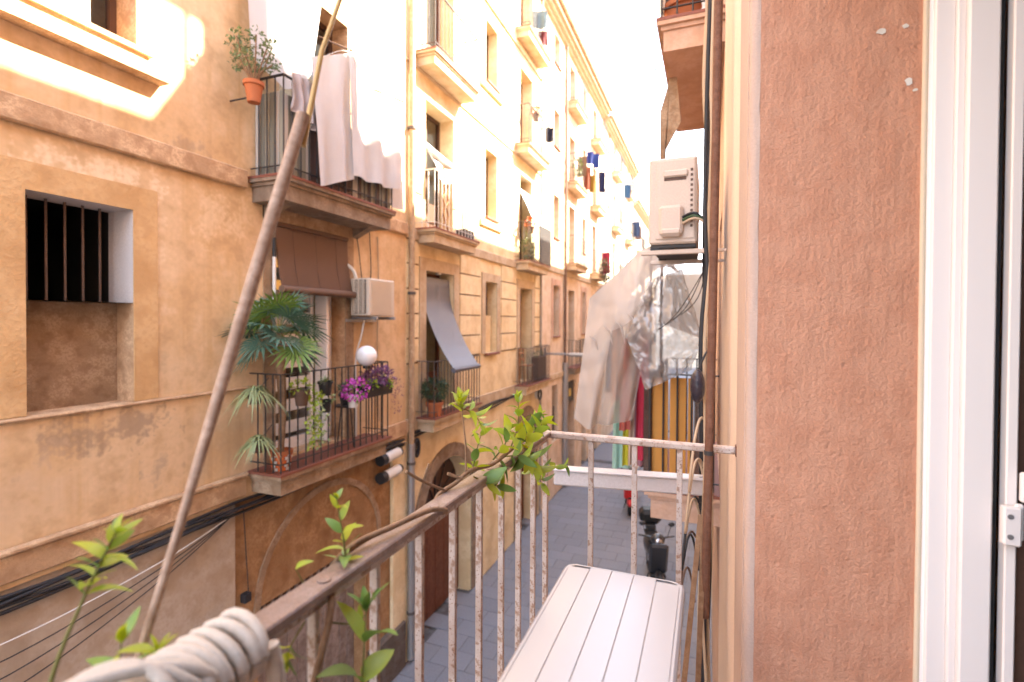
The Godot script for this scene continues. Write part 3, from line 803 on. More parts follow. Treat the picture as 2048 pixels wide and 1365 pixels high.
# ---------------------------------------------------------------- our own house and its neighbours
func build_own_house():
	var t := thing("apartment_building", V(XR, -5.25, 1.0), "our own cream house with terracotta stucco window reveal and rusty balcony", "building", "houses on our side")
	var h := [[-1.2, 1.55, -1.45, 1.35, 0.38]]
	var g := Bag.new()
	facade(g, XR, -1, -6.0, 1.55, -5.25, 6.05, h)
	facade(g, XR, -1, 1.60, 4.44, -5.25, 6.05, [])
	facade(g, XR, -1, 1.55, 1.60, -5.25, -1.45, []); facade(g, XR, -1, 1.55, 1.60, 1.35, 6.05, [])
	shell(g, XR, -1, -6.0, 4.44, -5.25, 6.05, 9.0)
	obj("wall", g, M.cream_near, t)
	# reveal faces
	g = Bag.new()
	# trowelled stucco: real relief of about a millimetre where the eye can see it
	g.quad(V(0.125, -1.45, 1.55), V(0.125, -1.1, 1.55), V(0.49, -1.1, 1.55), V(0.49, -1.45, 1.55)); g.quad(V(0.125, 1.0, 1.55), V(0.125, 1.35, 1.55), V(0.49, 1.35, 1.55), V(0.49, 1.0, 1.55))
	var n1 := noise(51, 1.0, 2); var n2 := noise(52, 1.0, 2); var n3 := noise(53, 1.0, 2); var n4 := noise(54, 1.0, 3)
	var pits := []
	for q in [[1795, 109], [1827, 109], [1778, 194], [1807, 190], [1649, 562], [1700, 730], [1568, 958], [1760, 300], [1620, 1240], [1556, 1060]]: pits.append([0.1005 + (q[0] - 1495) * 0.001133, (645.0 - q[1]) / 1020.0 * 1.31])
	var relief := []
	for i in 701:
		var y := 1.0 - 2.1 * i / 700.0
		var row := []
		for j in 123:
			var x := 0.125 + 0.365 * j / 122.0
			var e := clampf(minf(minf(j, 122 - j) / 3.0, minf(i, 700 - i) / 3.0), 0.0, 1.0)
			var hh := 0.0007 * n1.get_noise_2d(x * 85.0, y * 55.0) + 0.0005 * n2.get_noise_2d(x * 190.0, y * 140.0) + 0.0010 * n3.get_noise_2d(x * 14.0, y * 6.0) - 0.0035 * maxf(0.0, n4.get_noise_2d(x * 22.0, y * 30.0) - 0.42)
			for q in pits: hh -= 0.0022 * exp(-(pow((x - q[0]) / 0.0042, 2.0) + pow((y - q[1]) / 0.0055, 2.0)))
			row.append(V(x, y, 1.55) + Vector3(0, 0, hh * e * 1.5))
		relief.append(row)
	g.sheet(relief)
	var jam := obj("window_jamb", g, M.stucco, t)
	g = Bag.new()   # rounded, worn outer corner
	var ring := []
	for k in 7:
		var a := PI / 2 * k / 6.0
		ring.append([XR + 0.025 - sin(PI / 2 - a) * 0.025 + 0.0, 1.575 - sin(a) * 0.025])
	ring.push_front([XR, 1.60])
	var rows := []
	for k in 60:
		var y := -1.45 + 2.8 * k / 59.0
		var row := []
		for q in ring: row.append(V(q[0] + rng.randf_range(-0.0012, 0.0012), y, q[1] + rng.randf_range(-0.0012, 0.0012)))
		rows.append(row)
	g.sheet(rows)
	obj("worn_corner", g, M.edge_worn, t)
	obj("unpainted_edge", bx(V(XR - 0.002, -1.45, 1.602), V(XR + 0.004, 1.35, 2.02)), M.edge_worn, t)
	g = Bag.new()
	g.quad(V(XR, -1.45, -1.2), V(XR, 1.35, -1.2), V(0.49, 1.35, -1.2), V(0.49, -1.45, -1.2))
	g.quad(V(XR, 1.35, -1.2), V(XR, 1.35, 1.55), V(0.49, 1.35, 1.55), V(0.49, 1.35, -1.2)); g.quad(V(XR, -1.45, -1.2), V(0.49, -1.45, -1.2), V(0.49, -1.45, 1.55), V(XR, -1.45, 1.55))
	obj("reveal", g, M.stucco, t)
	# knocked-out flakes in the jamb
	for q in [[1760, 65, 0.0135, 0.0085], [1805, 63, 0.008, 0.006], [1812, 172, 0.009, 0.012], [1824, 190, 0.007, 0.004]]:
		var w := Bag.new()
		var c := V(0.1005 + (q[0] - 1495) * 0.001133, (645.0 - q[1]) / 1020.0 * 1.30, 1.5492)
		var pts := []
		for k in 9:
			var a := TAU * k / 9
			pts.append(c + Vector3(cos(a) * q[2] * rng.randf_range(0.6, 1.1), sin(a) * q[3] * rng.randf_range(0.6, 1.1), 0))
		w.prism(pts, Vector3(0, 0, 0.0015))
		obj("bare_plaster_flake", w, M.white_wall, jam)
	# white door frame with its steps, gasket and leaf
	var fr := obj("door_frame", rb(V(0.505, -1.45, 1.56), V(0.545, 1.35, 1.528), 0.003), M.pvc, t)
	obj("sealant_line", tb([V(0.492, -1.45, 1.546), V(0.494, -0.5, 1.545), V(0.492, 0.4, 1.546), V(0.493, 1.35, 1.545)], 0.007, 8), M.caulk, fr)
	obj("frame_step", rb(V(0.496, -1.45, 1.56), V(0.508, 1.35, 1.540), 0.002), M.pvc, fr)
	obj("frame_step", rb(V(0.545, -1.45, 1.56), V(0.562, 1.35, 1.518), 0.003), M.pvc, fr)
	obj("frame_face", rb(V(0.562, -1.45, 1.56), V(0.622, 1.35, 1.505), 0.004), M.pvc, fr)
	obj("gasket", bx(V(0.623, -1.45, 1.56), V(0.640, 1.35, 1.535)), M.rubber, fr)
	g = Bag.new()
	g.rbox(Transform3D(Basis.IDENTITY, V(0.655, -0.05, 1.52)), Vector3(0.022, 2.8, 0.03), 0.003)
	var leaf := obj("door_leaf", g, M.pvc, t)
	obj("leaf_inner_face", bx(V(0.668, -1.45, 1.535), V(0.80, 1.35, 1.56)), M.wood_dark, leaf)
	var hg := obj("hinge", rb(V(0.630, -0.505, 1.50), V(0.664, -0.415, 1.478), 0.004), M.pvc, leaf)
	obj("screw", tb([V(0.642, -0.437, 1.479), V(0.642, -0.437, 1.476)], 0.006, 10), M.steel, hg)
	obj("screw", tb([V(0.642, -0.483, 1.479), V(0.642, -0.483, 1.476)], 0.006, 10), M.steel, hg)
	obj("hinge_knuckle", rb(V(0.655, -0.495, 1.50), V(0.672, -0.41, 1.488), 0.004), M.pvc, hg)
	obj("bolt_plate", rb(V(0.664, -0.405, 1.50), V(0.75, -0.337, 1.485), 0.004), M.pvc, leaf)
	# balcony
	var s := obj("balcony", rb(V(XR, -1.62, -1.6), V(-0.68, -1.45, 2.06), 0.02), M.salmon, t)
	var rx := -0.62
	var top := Bag.new()
	top.rbox(Transform3D(Basis.IDENTITY, V(rx, -0.459, 0.18)), Vector3(0.052, 0.018, 3.66), 0.003)
	var tr := obj("top_rail", top, M.rail_top, s)
	obj("rail_strip", rb(V(rx - 0.012, -0.490, -1.6), V(rx + 0.012, -0.468, 2.0), 0.003), M.rail, s)
	for q in [0.70, 1.08, 1.42]: obj("rivet", tb([V(rx + 0.004, -0.451, q), V(rx + 0.004, -0.4475, q)], [0.0125, 0.011], 14), M.rail_top, tr)
	obj("end_rail", rb(V(rx - 0.02, -0.475, 1.985), V(XR - 0.005, -0.450, 2.02), 0.005), M.rail, s)
	obj("wall_anchor", rb(V(XR - 0.006, -0.482, 1.983), V(XR + 0.002, -0.444, 2.022), 0.002), M.rusty, s)
	for d in [-1.15, -0.98, -0.81, -0.64, -0.47, -0.30, -0.13, 0.04, 0.2, 0.36, 0.52, 0.68, 0.85, 1.02, 1.185, 1.35, 1.52, 1.68, 1.84]:
		obj("baluster", bar(V(rx, -1.45, d), V(rx, -0.488, d), 0.019, 0.012, 0.0), M.rail, s)
	obj("corner_post", bar(V(rx, -1.45, 2.0), V(rx, -0.475, 2.0), 0.020, 0.020), M.rail, s)
	for x in [-0.432, -0.262, -0.096]: obj("baluster", bar(V(x, -1.45, 2.002), V(x, -0.474, 2.002), 0.020, 0.014), M.rail, s)
	obj("bottom_rail", rb(V(rx - 0.008, -1.36, -1.6), V(rx + 0.008, -1.345, 2.0), 0.003), M.rail, s)

func build_right_side():
	# neighbour in pink render with its balconies
	var t := thing("apartment_building", V(XR, -5.25, 6.6), "pink rendered neighbour house with a tall balcony above the air conditioner", "building", "houses on our side")
	var holes := [[4.9, 6.0, -1.4, 1.0, 0.3], [4.9, 6.0, 2.5, 4.9, 0.3]]
	var g := Bag.new()
	facade(g, XR, -1, 4.44, 9.0, -5.25, 6.05, holes)
	reveals(g, XR, -1, holes)
	shell(g, XR, -1, 4.44, 9.0, -5.25, 6.05, 9.0)
	obj("wall", g, M.salmon, t)
	for h in holes: casement(t, "balcony_door", XR + 0.28, -1, h[0], h[1], h[2], h[3], M.wood_dark, 2, 0.5)
	balcony(t, XR, -1, 4.45, 6.5, 0.53, 2.52, 0.24, 1.0, M.salmon, M.iron, true, 0.009, 0.13)
	balcony(t, XR, -1, 4.45, 6.5, 0.60, -1.44, 0.24, 1.0, M.salmon, M.iron, true, 0.009, 0.13)
	t = thing("apartment_building", V(XR, -5.25, 30), "plain row of houses farther along our own side", "building", "houses on our side")
	g = Bag.new()
	facade(g, XR, -1, 9.0, 60.0, -5.25, 6.05, [])
	shell(g, XR, -1, 9.0, 60.0, -5.25, 6.05, 9.0)
	obj("wall", g, M.pinkish, t)
	# roof level above us: stair tower and a canvas windbreak, whose shade falls on the ochre house
	t = thing("rooftop_stair_tower", V(1.5, 6.05, 6.5), "rendered stair tower on the flat roof of our side", "roof tower")
	obj("front_wall", bx(V(XR + 0.02, 6.04, 6.12), V(XR + 0.30, 10.5, 6.4)), M.salmon, t)
	obj("low_body", bx(V(XR + 0.302, 6.04, 6.125), V(1.6, 7.12, 7.3)), M.salmon, t)
	obj("coping", bx(V(XR - 0.02, 10.5, 6.08), V(XR + 0.34, 10.56, 6.44)), M.roof_tile, t)
	t = thing("canvas_windbreak", V(XR + 0.1, 6.05, 3.5), "cream canvas windbreak stretched on poles along our roof edge", "windbreak")
	obj("canvas", bx(V(XR + 0.06, 7.13, -2.0), V(XR + 0.08, 9.6, 6.1)), M.white_wall, t)
	for d in [-1.9, 0.7, 3.3, 5.85]: obj("pole", tb([V(XR + 0.1, 6.04, d), V(XR + 0.1, 9.65, d)], 0.025, 8), M.steel, t)
	# street end
	t = thing("apartment_building", V(-2, -5.25, 62), "pale house closing the view at the street end", "building", "houses lining the street")
	obj("wall", bx(V(-14, -5.25, 62), V(10, 5.5, 70)), M.white_wall, t)

# ---------------------------------------------------------------- plants
func leaf_mesh(len_: float, w: float, bend: float, fold: float, seg := 6) -> Mesh:   # lies along +z, curls down
	var g := Bag.new()
	var rows := []
	for i in seg + 1:
		var t := float(i) / seg
		var hw := w * 0.5 * pow(sin(PI * pow(t, 0.8)), 0.75) * (1.0 - 0.15 * t)
		if i == 0: hw = w * 0.03
		if i == seg: hw = 0.0005
		var c := Vector3(0, -bend * t * t * len_ + 0.12 * len_ * t, t * len_)
		rows.append([c + Vector3(-hw, fold * hw, 0), c, c + Vector3(hw, fold * hw, 0)])
	g.sheet(rows)
	return mesh_of(g)

func leaf_basis(dir: Vector3, up: Vector3, roll := 0.0) -> Basis:
	var z := dir.normalized()
	var x := up.cross(z)
	if x.length() < 0.01: x = Vector3.RIGHT.cross(z)
	x = x.normalized()
	return Basis(x, z.cross(x), z).rotated(z, roll)

# stem with opposite pairs of leaves, each leaf a part
func sprig(t: Node, pts: Array, r0: float, pairs: int, size: float, meshes: Array, mats: Array, stem_m: Material, from := 0.2, spread := 0.9, tip := true):
	var c := spline(pts, 6)
	var rad := []
	for i in c.size(): rad.append(lerpf(r0, r0 * 0.35, float(i) / (c.size() - 1)))
	obj("stem", tb(c, rad, 7), stem_m, t)
	var turn := rng.randf() * TAU
	for k in pairs:
		var f := lerpf(from, 1.0, float(k) / maxf(1.0, pairs - 1.0))
		var fi := f * (c.size() - 1)
		var i := mini(int(fi), c.size() - 2)
		var p: Vector3 = c[i].lerp(c[i + 1], fi - i)
		var dir: Vector3 = (c[i + 1] - c[i]).normalized()
		var a := dir.cross(Vector3(0.31, 0.2, 0.93)).normalized()
		a = a.rotated(dir, turn + k * 1.45 + rng.randf_range(-0.3, 0.3))
		for s in [1, -1]:
			var rise := lerpf(0.25, 1.1, f) + rng.randf_range(-0.2, 0.2)
			var out: Vector3 = (a * s * spread + dir * rise + Vector3.UP * 0.1).normalized()
			var sc := size * (1.0 - 0.35 * pow(f, 3.0)) * rng.randf_range(0.75, 1.2)
			if rng.randf() < 0.08: continue
			inst("leaf", meshes[rng.randi() % meshes.size()], mats[rng.randi() % mats.size()], Transform3D(leaf_basis(out, dir if absf(dir.dot(out)) < 0.95 else Vector3.UP, rng.randf_range(-0.4, 0.4)).scaled_local(Vector3.ONE * sc), p), t)
	if tip:
		var e: Vector3 = (c[-1] - c[-3]).normalized()
		for k in 2: inst("leaf", meshes[0], mats[0], Transform3D(leaf_basis((e + Vector3(rng.randf_range(-0.4, 0.4), 0.2, rng.randf_range(-0.4, 0.4))).normalized(), Vector3.UP).scaled_local(Vector3.ONE * size * 0.5), c[-1]), t)

func cloud_of_leaves(g: Bag, c: Vector3, r: Vector3, n: int, l: float, w: float, shell_ := 0.5):   # many small bent leaves through a volume
	for i in n:
		var q := Vector3(rng.randfn(), rng.randfn(), rng.randfn()).normalized()
		var p := c + q * r * pow(rng.randf_range(shell_, 1.0), 0.6)
		var d := (q + Vector3(rng.randfn(), rng.randfn() + 0.2, rng.randfn()) * 0.5).normalized()
		var b := leaf_basis(d, Vector3(rng.randfn(), 1.0, rng.randfn()).normalized())
		var k := rng.randf_range(0.6, 1.25)
		var tip: Vector3 = p + b * Vector3(0, -0.25 * l, l) * k
		var m1: Vector3 = p + b * Vector3(-w * 0.5, 0.03 * l, l * 0.45) * k
		var m2: Vector3 = p + b * Vector3(w * 0.5, 0.03 * l, l * 0.45) * k
		g.tri(p, m1, tip); g.tri(p, tip, m2)

func blades(g: Bag, c: Vector3, n: int, l: float, w: float, droop: float, up := 0.8):   # arching grass-like leaves
	for i in n:
		var a := rng.randf() * TAU
		var e := rng.randf_range(0.1, 1.0)
		var d := Vector3(cos(a), 0, sin(a))
		var ll := l * rng.randf_range(0.6, 1.1)
		var prev := []
		for k in 6:
			var t := k / 5.0
			var p := c + d * ll * (t * 0.75) * (0.4 + e) + Vector3.UP * (up * ll * t * (1.2 - e) - droop * ll * t * t)
			var sd := Vector3(-d.z, 0, d.x) * w * 0.5 * (1.0 - t * t) + Vector3(0, 0.0006, 0)
			if k > 0:
				g.tri(prev[0], p - sd, p + sd); g.tri(prev[0], p + sd, prev[1])
			prev = [p - sd, p + sd]

func plant_materials():
	var leaf := func(r, g, b, back := 0.5) -> StandardMaterial3D:
		var m := mat(lin(r, g, b), 0.45, M.t_fine, 9.0)
		m.metallic_specular = 0.5
		m.backlight_enabled = true; m.backlight = Color(r * 1.6 * back, g * 1.6 * back, b * back).linear_to_srgb()
		m.cull_mode = BaseMaterial3D.CULL_DISABLED
		return m
	M.leaf_lime = leaf.call(0.46, 0.50, 0.05, 1.2); M.leaf_lime2 = leaf.call(0.34, 0.42, 0.05, 1.0); M.leaf_green = leaf.call(0.16, 0.26, 0.05); M.leaf_dark = leaf.call(0.035, 0.075, 0.03, 0.2)
	M.leaf_blue = leaf.call(0.075, 0.145, 0.095, 0.25); M.leaf_pale = leaf.call(0.30, 0.36, 0.17, 0.4); M.leaf_purple = leaf.call(0.19, 0.07, 0.15, 0.3); M.flower = leaf.call(0.55, 0.07, 0.45, 0.4); M.flower_orange = leaf.call(0.4, 0.09, 0.015, 0.3)
	M.leaf_olive = leaf.call(0.15, 0.17, 0.06, 0.3); M.leaf_jade = leaf.call(0.14, 0.19, 0.07, 0.2)
	M.stem = mat(lin(0.34, 0.215, 0.13), 0.8, M.t_grime, 8.0, M.n_fine, 0.6)
	M.stem_green = mat(lin(0.16, 0.15, 0.04), 0.7, M.t_fine, 8.0)
	M.terracotta = mat(lin(0.42, 0.14, 0.06), 0.85, M.t_fine, 3.0, M.n_fine, 0.3)
	M.pot_brown = mat(lin(0.10, 0.055, 0.035), 0.6, M.t_fine, 3.0)
	M.pot_black = mat(lin(0.02, 0.02, 0.022), 0.5)
	M.soil = mat(lin(0.05, 0.035, 0.025), 0.95)

func pot_shape(c: Vector3, r0: float, r1: float, h: float) -> Bag:
	var g := Bag.new()
	g.lathe([Vector2(0.0, 0), Vector2(r0, 0), Vector2(lerpf(r0, r1, 0.8), h * 0.8), Vector2(r1 * 1.08, h * 0.81), Vector2(r1 * 1.1, h), Vector2(r1 * 0.96, h), Vector2(r1 * 0.9, h * 0.88), Vector2(0, h * 0.88)], c, 20)
	return g

func potted(called: String, c: Vector3, r0: float, r1: float, h: float, pm: Material, label: String, cat := "potted plant") -> Node3D:
	var t := thing(called, c, label, cat)
	obj("pot", pot_shape(c, r0, r1, h), pm, t)
	return t

func cloth(called: String, tl: Vector3, tr: Vector3, br: Vector3, bl: Vector3, folds: float, amp: float, sag: float, m: Material, label: String, cat: String, out := Vector3(1, 0, 0), group := "", rag := 0.0, hem := 0.0) -> MeshInstance3D:
	var rows := []
	var ph := rng.randf() * 6.0
	var f := noise(rng.randi() % 1000, 0.9, 2)
	for i in 25:
		var v := i / 24.0
		var row := []
		for j in 33:
			var u := j / 32.0
			var a := tl.lerp(tr, u); var b := bl.lerp(br, u)
			var p := a.lerp(b, v)
			p.y -= sag * 4.0 * u * (1 - u) * (1.0 - v)
			var w := amp * (0.25 + 0.75 * sqrt(v)) if sag == 0 else amp
			p += out * (w * sin(u * TAU * folds + ph + 1.0 * f.get_noise_2d(u * 1.2, v * 0.7) + 0.8 * u * v) + amp * 0.5 * f.get_noise_2d(u * 1.6 + 5.0, v * 1.2))
			p.y -= hem * 4.0 * u * (1 - u) * v
			if rag > 0: p.y += rag * v * f.get_noise_2d(u * 3.0, 9.0)
			row.append(p)
		rows.append(row)
	var g := Bag.new()
	g.sheet(rows, 0.0015)
	var o := obj(called, g, m)
	tag(o, label, cat, group)
	return o

func cloth_mat(r: float, g: float, b: float, back := 0.5) -> StandardMaterial3D:
	var m := mat(lin(r, g, b), 0.9, M.t_fine, 2.0)
	m.backlight_enabled = true; m.backlight = Color(r * back, g * back, b * back).linear_to_srgb()
	m.rim_enabled = true; m.rim = 0.2
	return m

# ---------------------------------------------------------------- what stands and hangs across the street
func build_left_objects():
	plant_materials()
	var g: Bag
	var t: Node3D
	# downpipes
	t = thing("downpipe", V(XL + 0.06, -5.25, 6.70), "beige and grey downpipe between the ochre and the cream house", "downpipe")
	obj("upper_pipe", tb([V(XL + 0.065, -1.9, 6.70), V(XL + 0.065, 9.0, 6.70)], 0.045, 12), M.pipe_beige, t)
	obj("iron_foot_pipe", tb([V(XL + 0.065, -5.2, 6.70), V(XL + 0.065, -1.88, 6.70)], 0.055, 12), M.steel, t)
	for y in [-4.5, -2.2, 0.4, 2.9]: obj("clamp", tb([V(XL + 0.065, y, 6.70), V(XL + 0.065, y + 0.04, 6.70)], 0.064, 12), M.iron_far, t)
	t = thing("downpipe", V(XL + 0.06, -5.25, 15.62), "brown downpipe with a grey iron foot beside the pink window", "downpipe")
	obj("upper_pipe", tb([V(XL + 0.065, -1.3, 15.62), V(XL + 0.065, 8.6, 15.62)], 0.045, 10), M.pipe_brown, t)
	obj("iron_foot_pipe", tb([V(XL + 0.08, -5.2, 15.62), V(XL + 0.08, -1.3, 15.62)], 0.09, 10), M.steel, t)
	t = thing("downpipe", V(XL + 0.05, -1.7, 13.05), "thin dark downpipe at the edge of the cream house", "downpipe")
	obj("pipe", tb([V(XL + 0.05, -5.2, 13.16), V(XL + 0.05, 8.7, 13.16)], 0.03, 8), M.pipe_grey, t)
	# brown slatted roller blind over the ochre balcony door
	t = thing("roller_blind", V(XL + 0.03, 0.3, 4.69), "brown slatted blind half rolled down over the ochre house's balcony door", "blind")
	var bl := mat(lin(0.17, 0.10, 0.07), 0.75, M.t_fine, 3.0)
	g = Bag.new()
	for k in 62:
		var f := k / 61.0
		g.obox(Transform3D(Basis.IDENTITY, V(XL + 0.025 + 0.09 * f * f, 1.0 - 0.67 * f, 4.69)), Vector3(0.006, 0.0104, 1.14))
	obj("slats", g, bl, t)
	obj("roll", tb([V(XL + 0.13, 0.325, 4.10), V(XL + 0.13, 0.32, 5.28)], 0.042, 14), bl, t)
	obj("head_board", rb(V(XL + 0.0, 0.99, 4.12), V(XL + 0.05, 1.04, 5.26), 0.005), M.wood_dark, t)
	g = Bag.new()
	for d in [4.35, 4.69, 5.03]: g.tube([V(XL + 0.032, 1.0, d), V(XL + 0.065, 0.6, d), V(XL + 0.122, 0.34, d)], 0.0015, 5)
	obj("cord", g, M.cable, t)
	t = thing("crank_pole", V(XL + 0.05, -1.5, 4.09), "white pole with black end hung left of the brown blind", "pole")
	obj("tube", tb([V(XL + 0.05, -0.15, 4.08), V(XL + 0.05, 0.66, 4.08)], 0.018, 10), M.white_paint, t)
	obj("black_end", tb([V(XL + 0.05, 0.66, 4.08), V(XL + 0.05, 0.86, 4.08)], 0.02, 10), M.cable, t)
	# air conditioner on the ochre wall
	var ac := mat(lin(0.62, 0.53, 0.43), 0.45, M.t_fine, 1.5)
	M.ac = ac
	t = thing("air_conditioner", V(XL + 0.2, 0.04, 5.6), "beige outdoor air conditioner on the ochre wall beside the brown blind", "air conditioner")
	obj("casing", rb(V(XL + 0.06, 0.06, 5.28), V(XL + 0.345, 0.53, 5.83), 0.012), ac, t)
	g = Bag.new()
	for k in 22: g.box(V(XL + 0.10, 0.10 + k * 0.0185, 5.262), V(XL + 0.29, 0.11 + k * 0.0185, 5.281))
	for k in 3: g.box(V(XL + 0.12 + k * 0.07, 0.09, 5.258), V(XL + 0.126 + k * 0.07, 0.51, 5.283))
	obj("coil_louvres", g, ac, t)
	obj("coil", bx(V(XL + 0.10, 0.09, 5.276), V(XL + 0.30, 0.51, 5.2785)), M.iron, t)
	g = Bag.new()
	for k in 14: g.box(V(XL + 0.344, 0.10 + k * 0.03, 5.33), V(XL + 0.352, 0.112 + k * 0.03, 5.76))
	obj("fan_grille", g, ac, t)
	for d in [5.36, 5.74]: obj("bracket", rb(V(XL, 0.01, d), V(XL + 0.40, 0.05, d + 0.035), 0.004), M.steel, t)
	obj("wall_rail", rb(V(XL, -0.02, 5.25), V(XL + 0.03, 0.02, 5.86), 0.004), M.steel, t)
	obj("drain_hose", tb(spline([V(XL + 0.15, 0.03, 5.45), V(XL + 0.12, -0.2, 5.42), V(XL + 0.05, -0.5, 5.4), V(XL + 0.04, -1.0, 5.42), V(XL + 0.04, -1.5, 5.42)]), 0.011, 8), M.cable_white, t)
	obj("refrigerant_pipe", tb(spline([V(XL + 0.1, 0.5, 5.35), V(XL + 0.1, 0.62, 5.30), V(XL + 0.03, 0.7, 5.26), V(XL - 0.05, 0.72, 5.25)]), 0.02, 8), M.cable_white, t)
	# plants of the ochre balcony
	t = thing("palm_plant", V(-4.02, -1.51, 3.95), "tall fan palm in a mosaic pot at the corner of the flowery balcony", "potted plant")
	obj("pot", pot_shape(V(-4.02, -1.51, 3.95), 0.075, 0.105, 0.20), M.terracotta, t)
	g = Bag.new()
	var g2 := Bag.new()
	for r in 5:
		for k in 14:
			var a := TAU * (k + 0.5 * (r % 2)) / 14
			var rr := 0.082 + 0.006 * r
			var tr := Transform3D(Basis(Vector3.UP, -a), V(-4.02, -1.49 + r * 0.036, 3.95) + Vector3(cos(a) * rr, 0, sin(a) * rr))
			(g if (k * 7 + r * 3) % 3 else g2).obox(tr, Vector3(0.006, 0.028, 0.03))
	obj("mosaic_light", g2, M.white_paint, t)
	obj("mosaic_orange", g, mat(lin(0.6, 0.13, 0.03), 0.4), t)
	var trunk := spline([V(-4.02, -1.33, 3.95), V(-4.0, -0.9, 3.95), V(-4.0, -0.35, 3.92), V(-3.99, -0.13, 3.90)], 6)
	g = Bag.new()
	g.tube(trunk, [0.03, 0.03, 0.031, 0.033, 0.034, 0.035, 0.037, 0.039, 0.041, 0.043, 0.045, 0.047, 0.05, 0.052, 0.052, 0.05, 0.046, 0.042, 0.03], 10)
	obj("trunk", g, M.stem, t)
	for k in 24:
		var a := TAU * k * 0.381966
		var el := 1.3 - 1.75 * (k / 21.0)
		var dir := Vector3(cos(a) * cos(el), sin(el), sin(a) * cos(el))
		var base: Vector3 = trunk[-1]
		var hub: Vector3 = base + dir * (0.18 + 0.10 * rng.randf()) + Vector3(0, -0.02 * k / 15.0, 0)
		var fr := Bag.new()
		fr.tube([base, base.lerp(hub, 0.5) + Vector3(0, 0.01, 0), hub], 0.0045, 5)
		var b := leaf_basis((dir + Vector3(0, -0.35, 0)).normalized(), Vector3.UP, rng.randf_range(-0.6, 0.6))
		for j in 15:
			var fa := lerpf(-2.0, 2.0, j / 14.0)
			var ld: Vector3 = b * Vector3(sin(fa), 0.10, cos(fa))
			var ll := 0.30 * (1.0 - 0.05 * absf(fa)) * rng.randf_range(0.9, 1.1)
			var sd: Vector3 = b * Vector3(cos(fa), 0, -sin(fa)) * 0.017
			var p1: Vector3 = hub + ld * ll * 0.55; var p2: Vector3 = hub + ld * ll + Vector3(0, -0.035 - 0.03 * rng.randf(), 0)
			var rid: Vector3 = b * Vector3(0, 0.005, 0)
			fr.tri(hub, p1 - sd, p1 + rid); fr.tri(hub, p1 + rid, p1 + sd); fr.tri(p1 - sd, p2, p1 + rid); fr.tri(p1 + rid, p2, p1 + sd)
		obj("frond", fr, M.leaf_blue if k % 3 else M.leaf_green, t)
	for q in [[V(-3.98, -0.66, 3.60), 0.34, "upper spider plant hanging outside the near end of the flowery balcony"], [V(-3.96, -1.12, 3.62), 0.28, "lower spider plant hanging outside the near end of the flowery balcony"]]:
		t = thing("spider_plant", q[0], q[2], "potted plant", "spider plants")
		obj("pot", pot_shape(q[0] - Vector3(0, 0.13, 0), 0.05, 0.07, 0.12), M.pot_brown, t)
		g = Bag.new()
		blades(g, q[0] - Vector3(0, 0.02, 0), 130, q[1] * 0.95, 0.019, 0.95)
		obj("foliage", g, M.leaf_pale, t)
		obj("hanger", tb([q[0] - Vector3(0, 0.03, 0), q[0] + Vector3(0.0, 0.1, -0.16)], 0.004, 5), M.iron, t)
	var rx := XL + 0.47
	for q in [[4.02, -0.72, M.pot_brown, "brown rail pot with trailing ivy left of the white blind stripes"], [4.36, -0.66, M.pot_black, "dark rail pot with a grassy tuft in front of the open white leaf"]]:
		t = potted("rail_pot", V(rx, q[1] - 0.14, q[0]), 0.055, 0.075, 0.15, q[2], q[3])
		g = Bag.new()
		if q[0] < 4.2:
			cloud_of_leaves(g, V(rx, q[1] + 0.04, q[0]), Vector3(0.1, 0.07, 0.12), 60, 0.05, 0.035)
			for k in 6:
				var a := rng.randf_range(-0.1, 0.1)
				for j in 12: cloud_of_leaves(g, V(rx + 0.05 + rng.randf() * 0.02, q[1] - j * 0.05, q[0] + a + 0.08 + 0.03 * sin(j)), Vector3(0.02, 0.02, 0.03), 2, 0.045, 0.035)
			obj("ivy", g, M.leaf_lime2, t)
		else:
			blades(g, V(rx, q[1], q[0]), 50, 0.15, 0.01, 0.5, 1.0)
			obj("foliage", g, M.leaf_pale, t)
	t = potted("rail_pot", V(rx, -0.98, 4.36), 0.05, 0.06, 0.13, M.pot_black, "small dark pot with variegated ivy hung below the grassy tuft")
	g = Bag.new()
	for j in 14: cloud_of_leaves(g, V(rx + 0.04, -0.85 - j * 0.035, 4.25 + 0.05 * sin(j * 1.7)), Vector3(0.03, 0.03, 0.06), 5, 0.04, 0.03)
	cloud_of_leaves(g, V(rx, -0.83, 4.36), Vector3(0.08, 0.05, 0.1), 40, 0.045, 0.03)
	obj("ivy", g, M.leaf_pale, t)
	t = potted("flower_pot", V(rx, -1.0, 4.82), 0.05, 0.065, 0.13, M.white_paint, "white pot of magenta flowers on the ochre house's balcony rail", "potted plant")
	g = Bag.new()
	cloud_of_leaves(g, V(rx + 0.03, -0.82, 4.8), Vector3(0.10, 0.11, 0.17), 70, 0.04, 0.025, 0.2)
	obj("foliage", g, M.leaf_green, t)
	g = Bag.new()
	cloud_of_leaves(g, V(rx + 0.05, -0.80, 4.8), Vector3(0.12, 0.13, 0.19), 190, 0.035, 0.035, 0.55)
	obj("flowers", g, M.flower, t)
	t = thing("window_box", V(rx, -0.9, 5.23), "long dark planter of purple and lime plants on the balcony rail", "planter")
	obj("box", rb(V(rx - 0.08, -0.92, 4.98), V(rx + 0.08, -0.77, 5.50), 0.012), M.pot_black, t)
	g = Bag.new()
	cloud_of_leaves(g, V(rx, -0.70, 5.25), Vector3(0.13, 0.12, 0.30), 420, 0.065, 0.026, 0.2)
	for k in 26: cloud_of_leaves(g, V(rx + 0.06 + rng.randf() * 0.05, -0.75 - pow(rng.randf(), 1.6) * 0.42, 5.42 + rng.randf() * 0.3), Vector3(0.02, 0.02, 0.02), 4, 0.035, 0.012)
	obj("purple_foliage", g, M.leaf_purple, t)
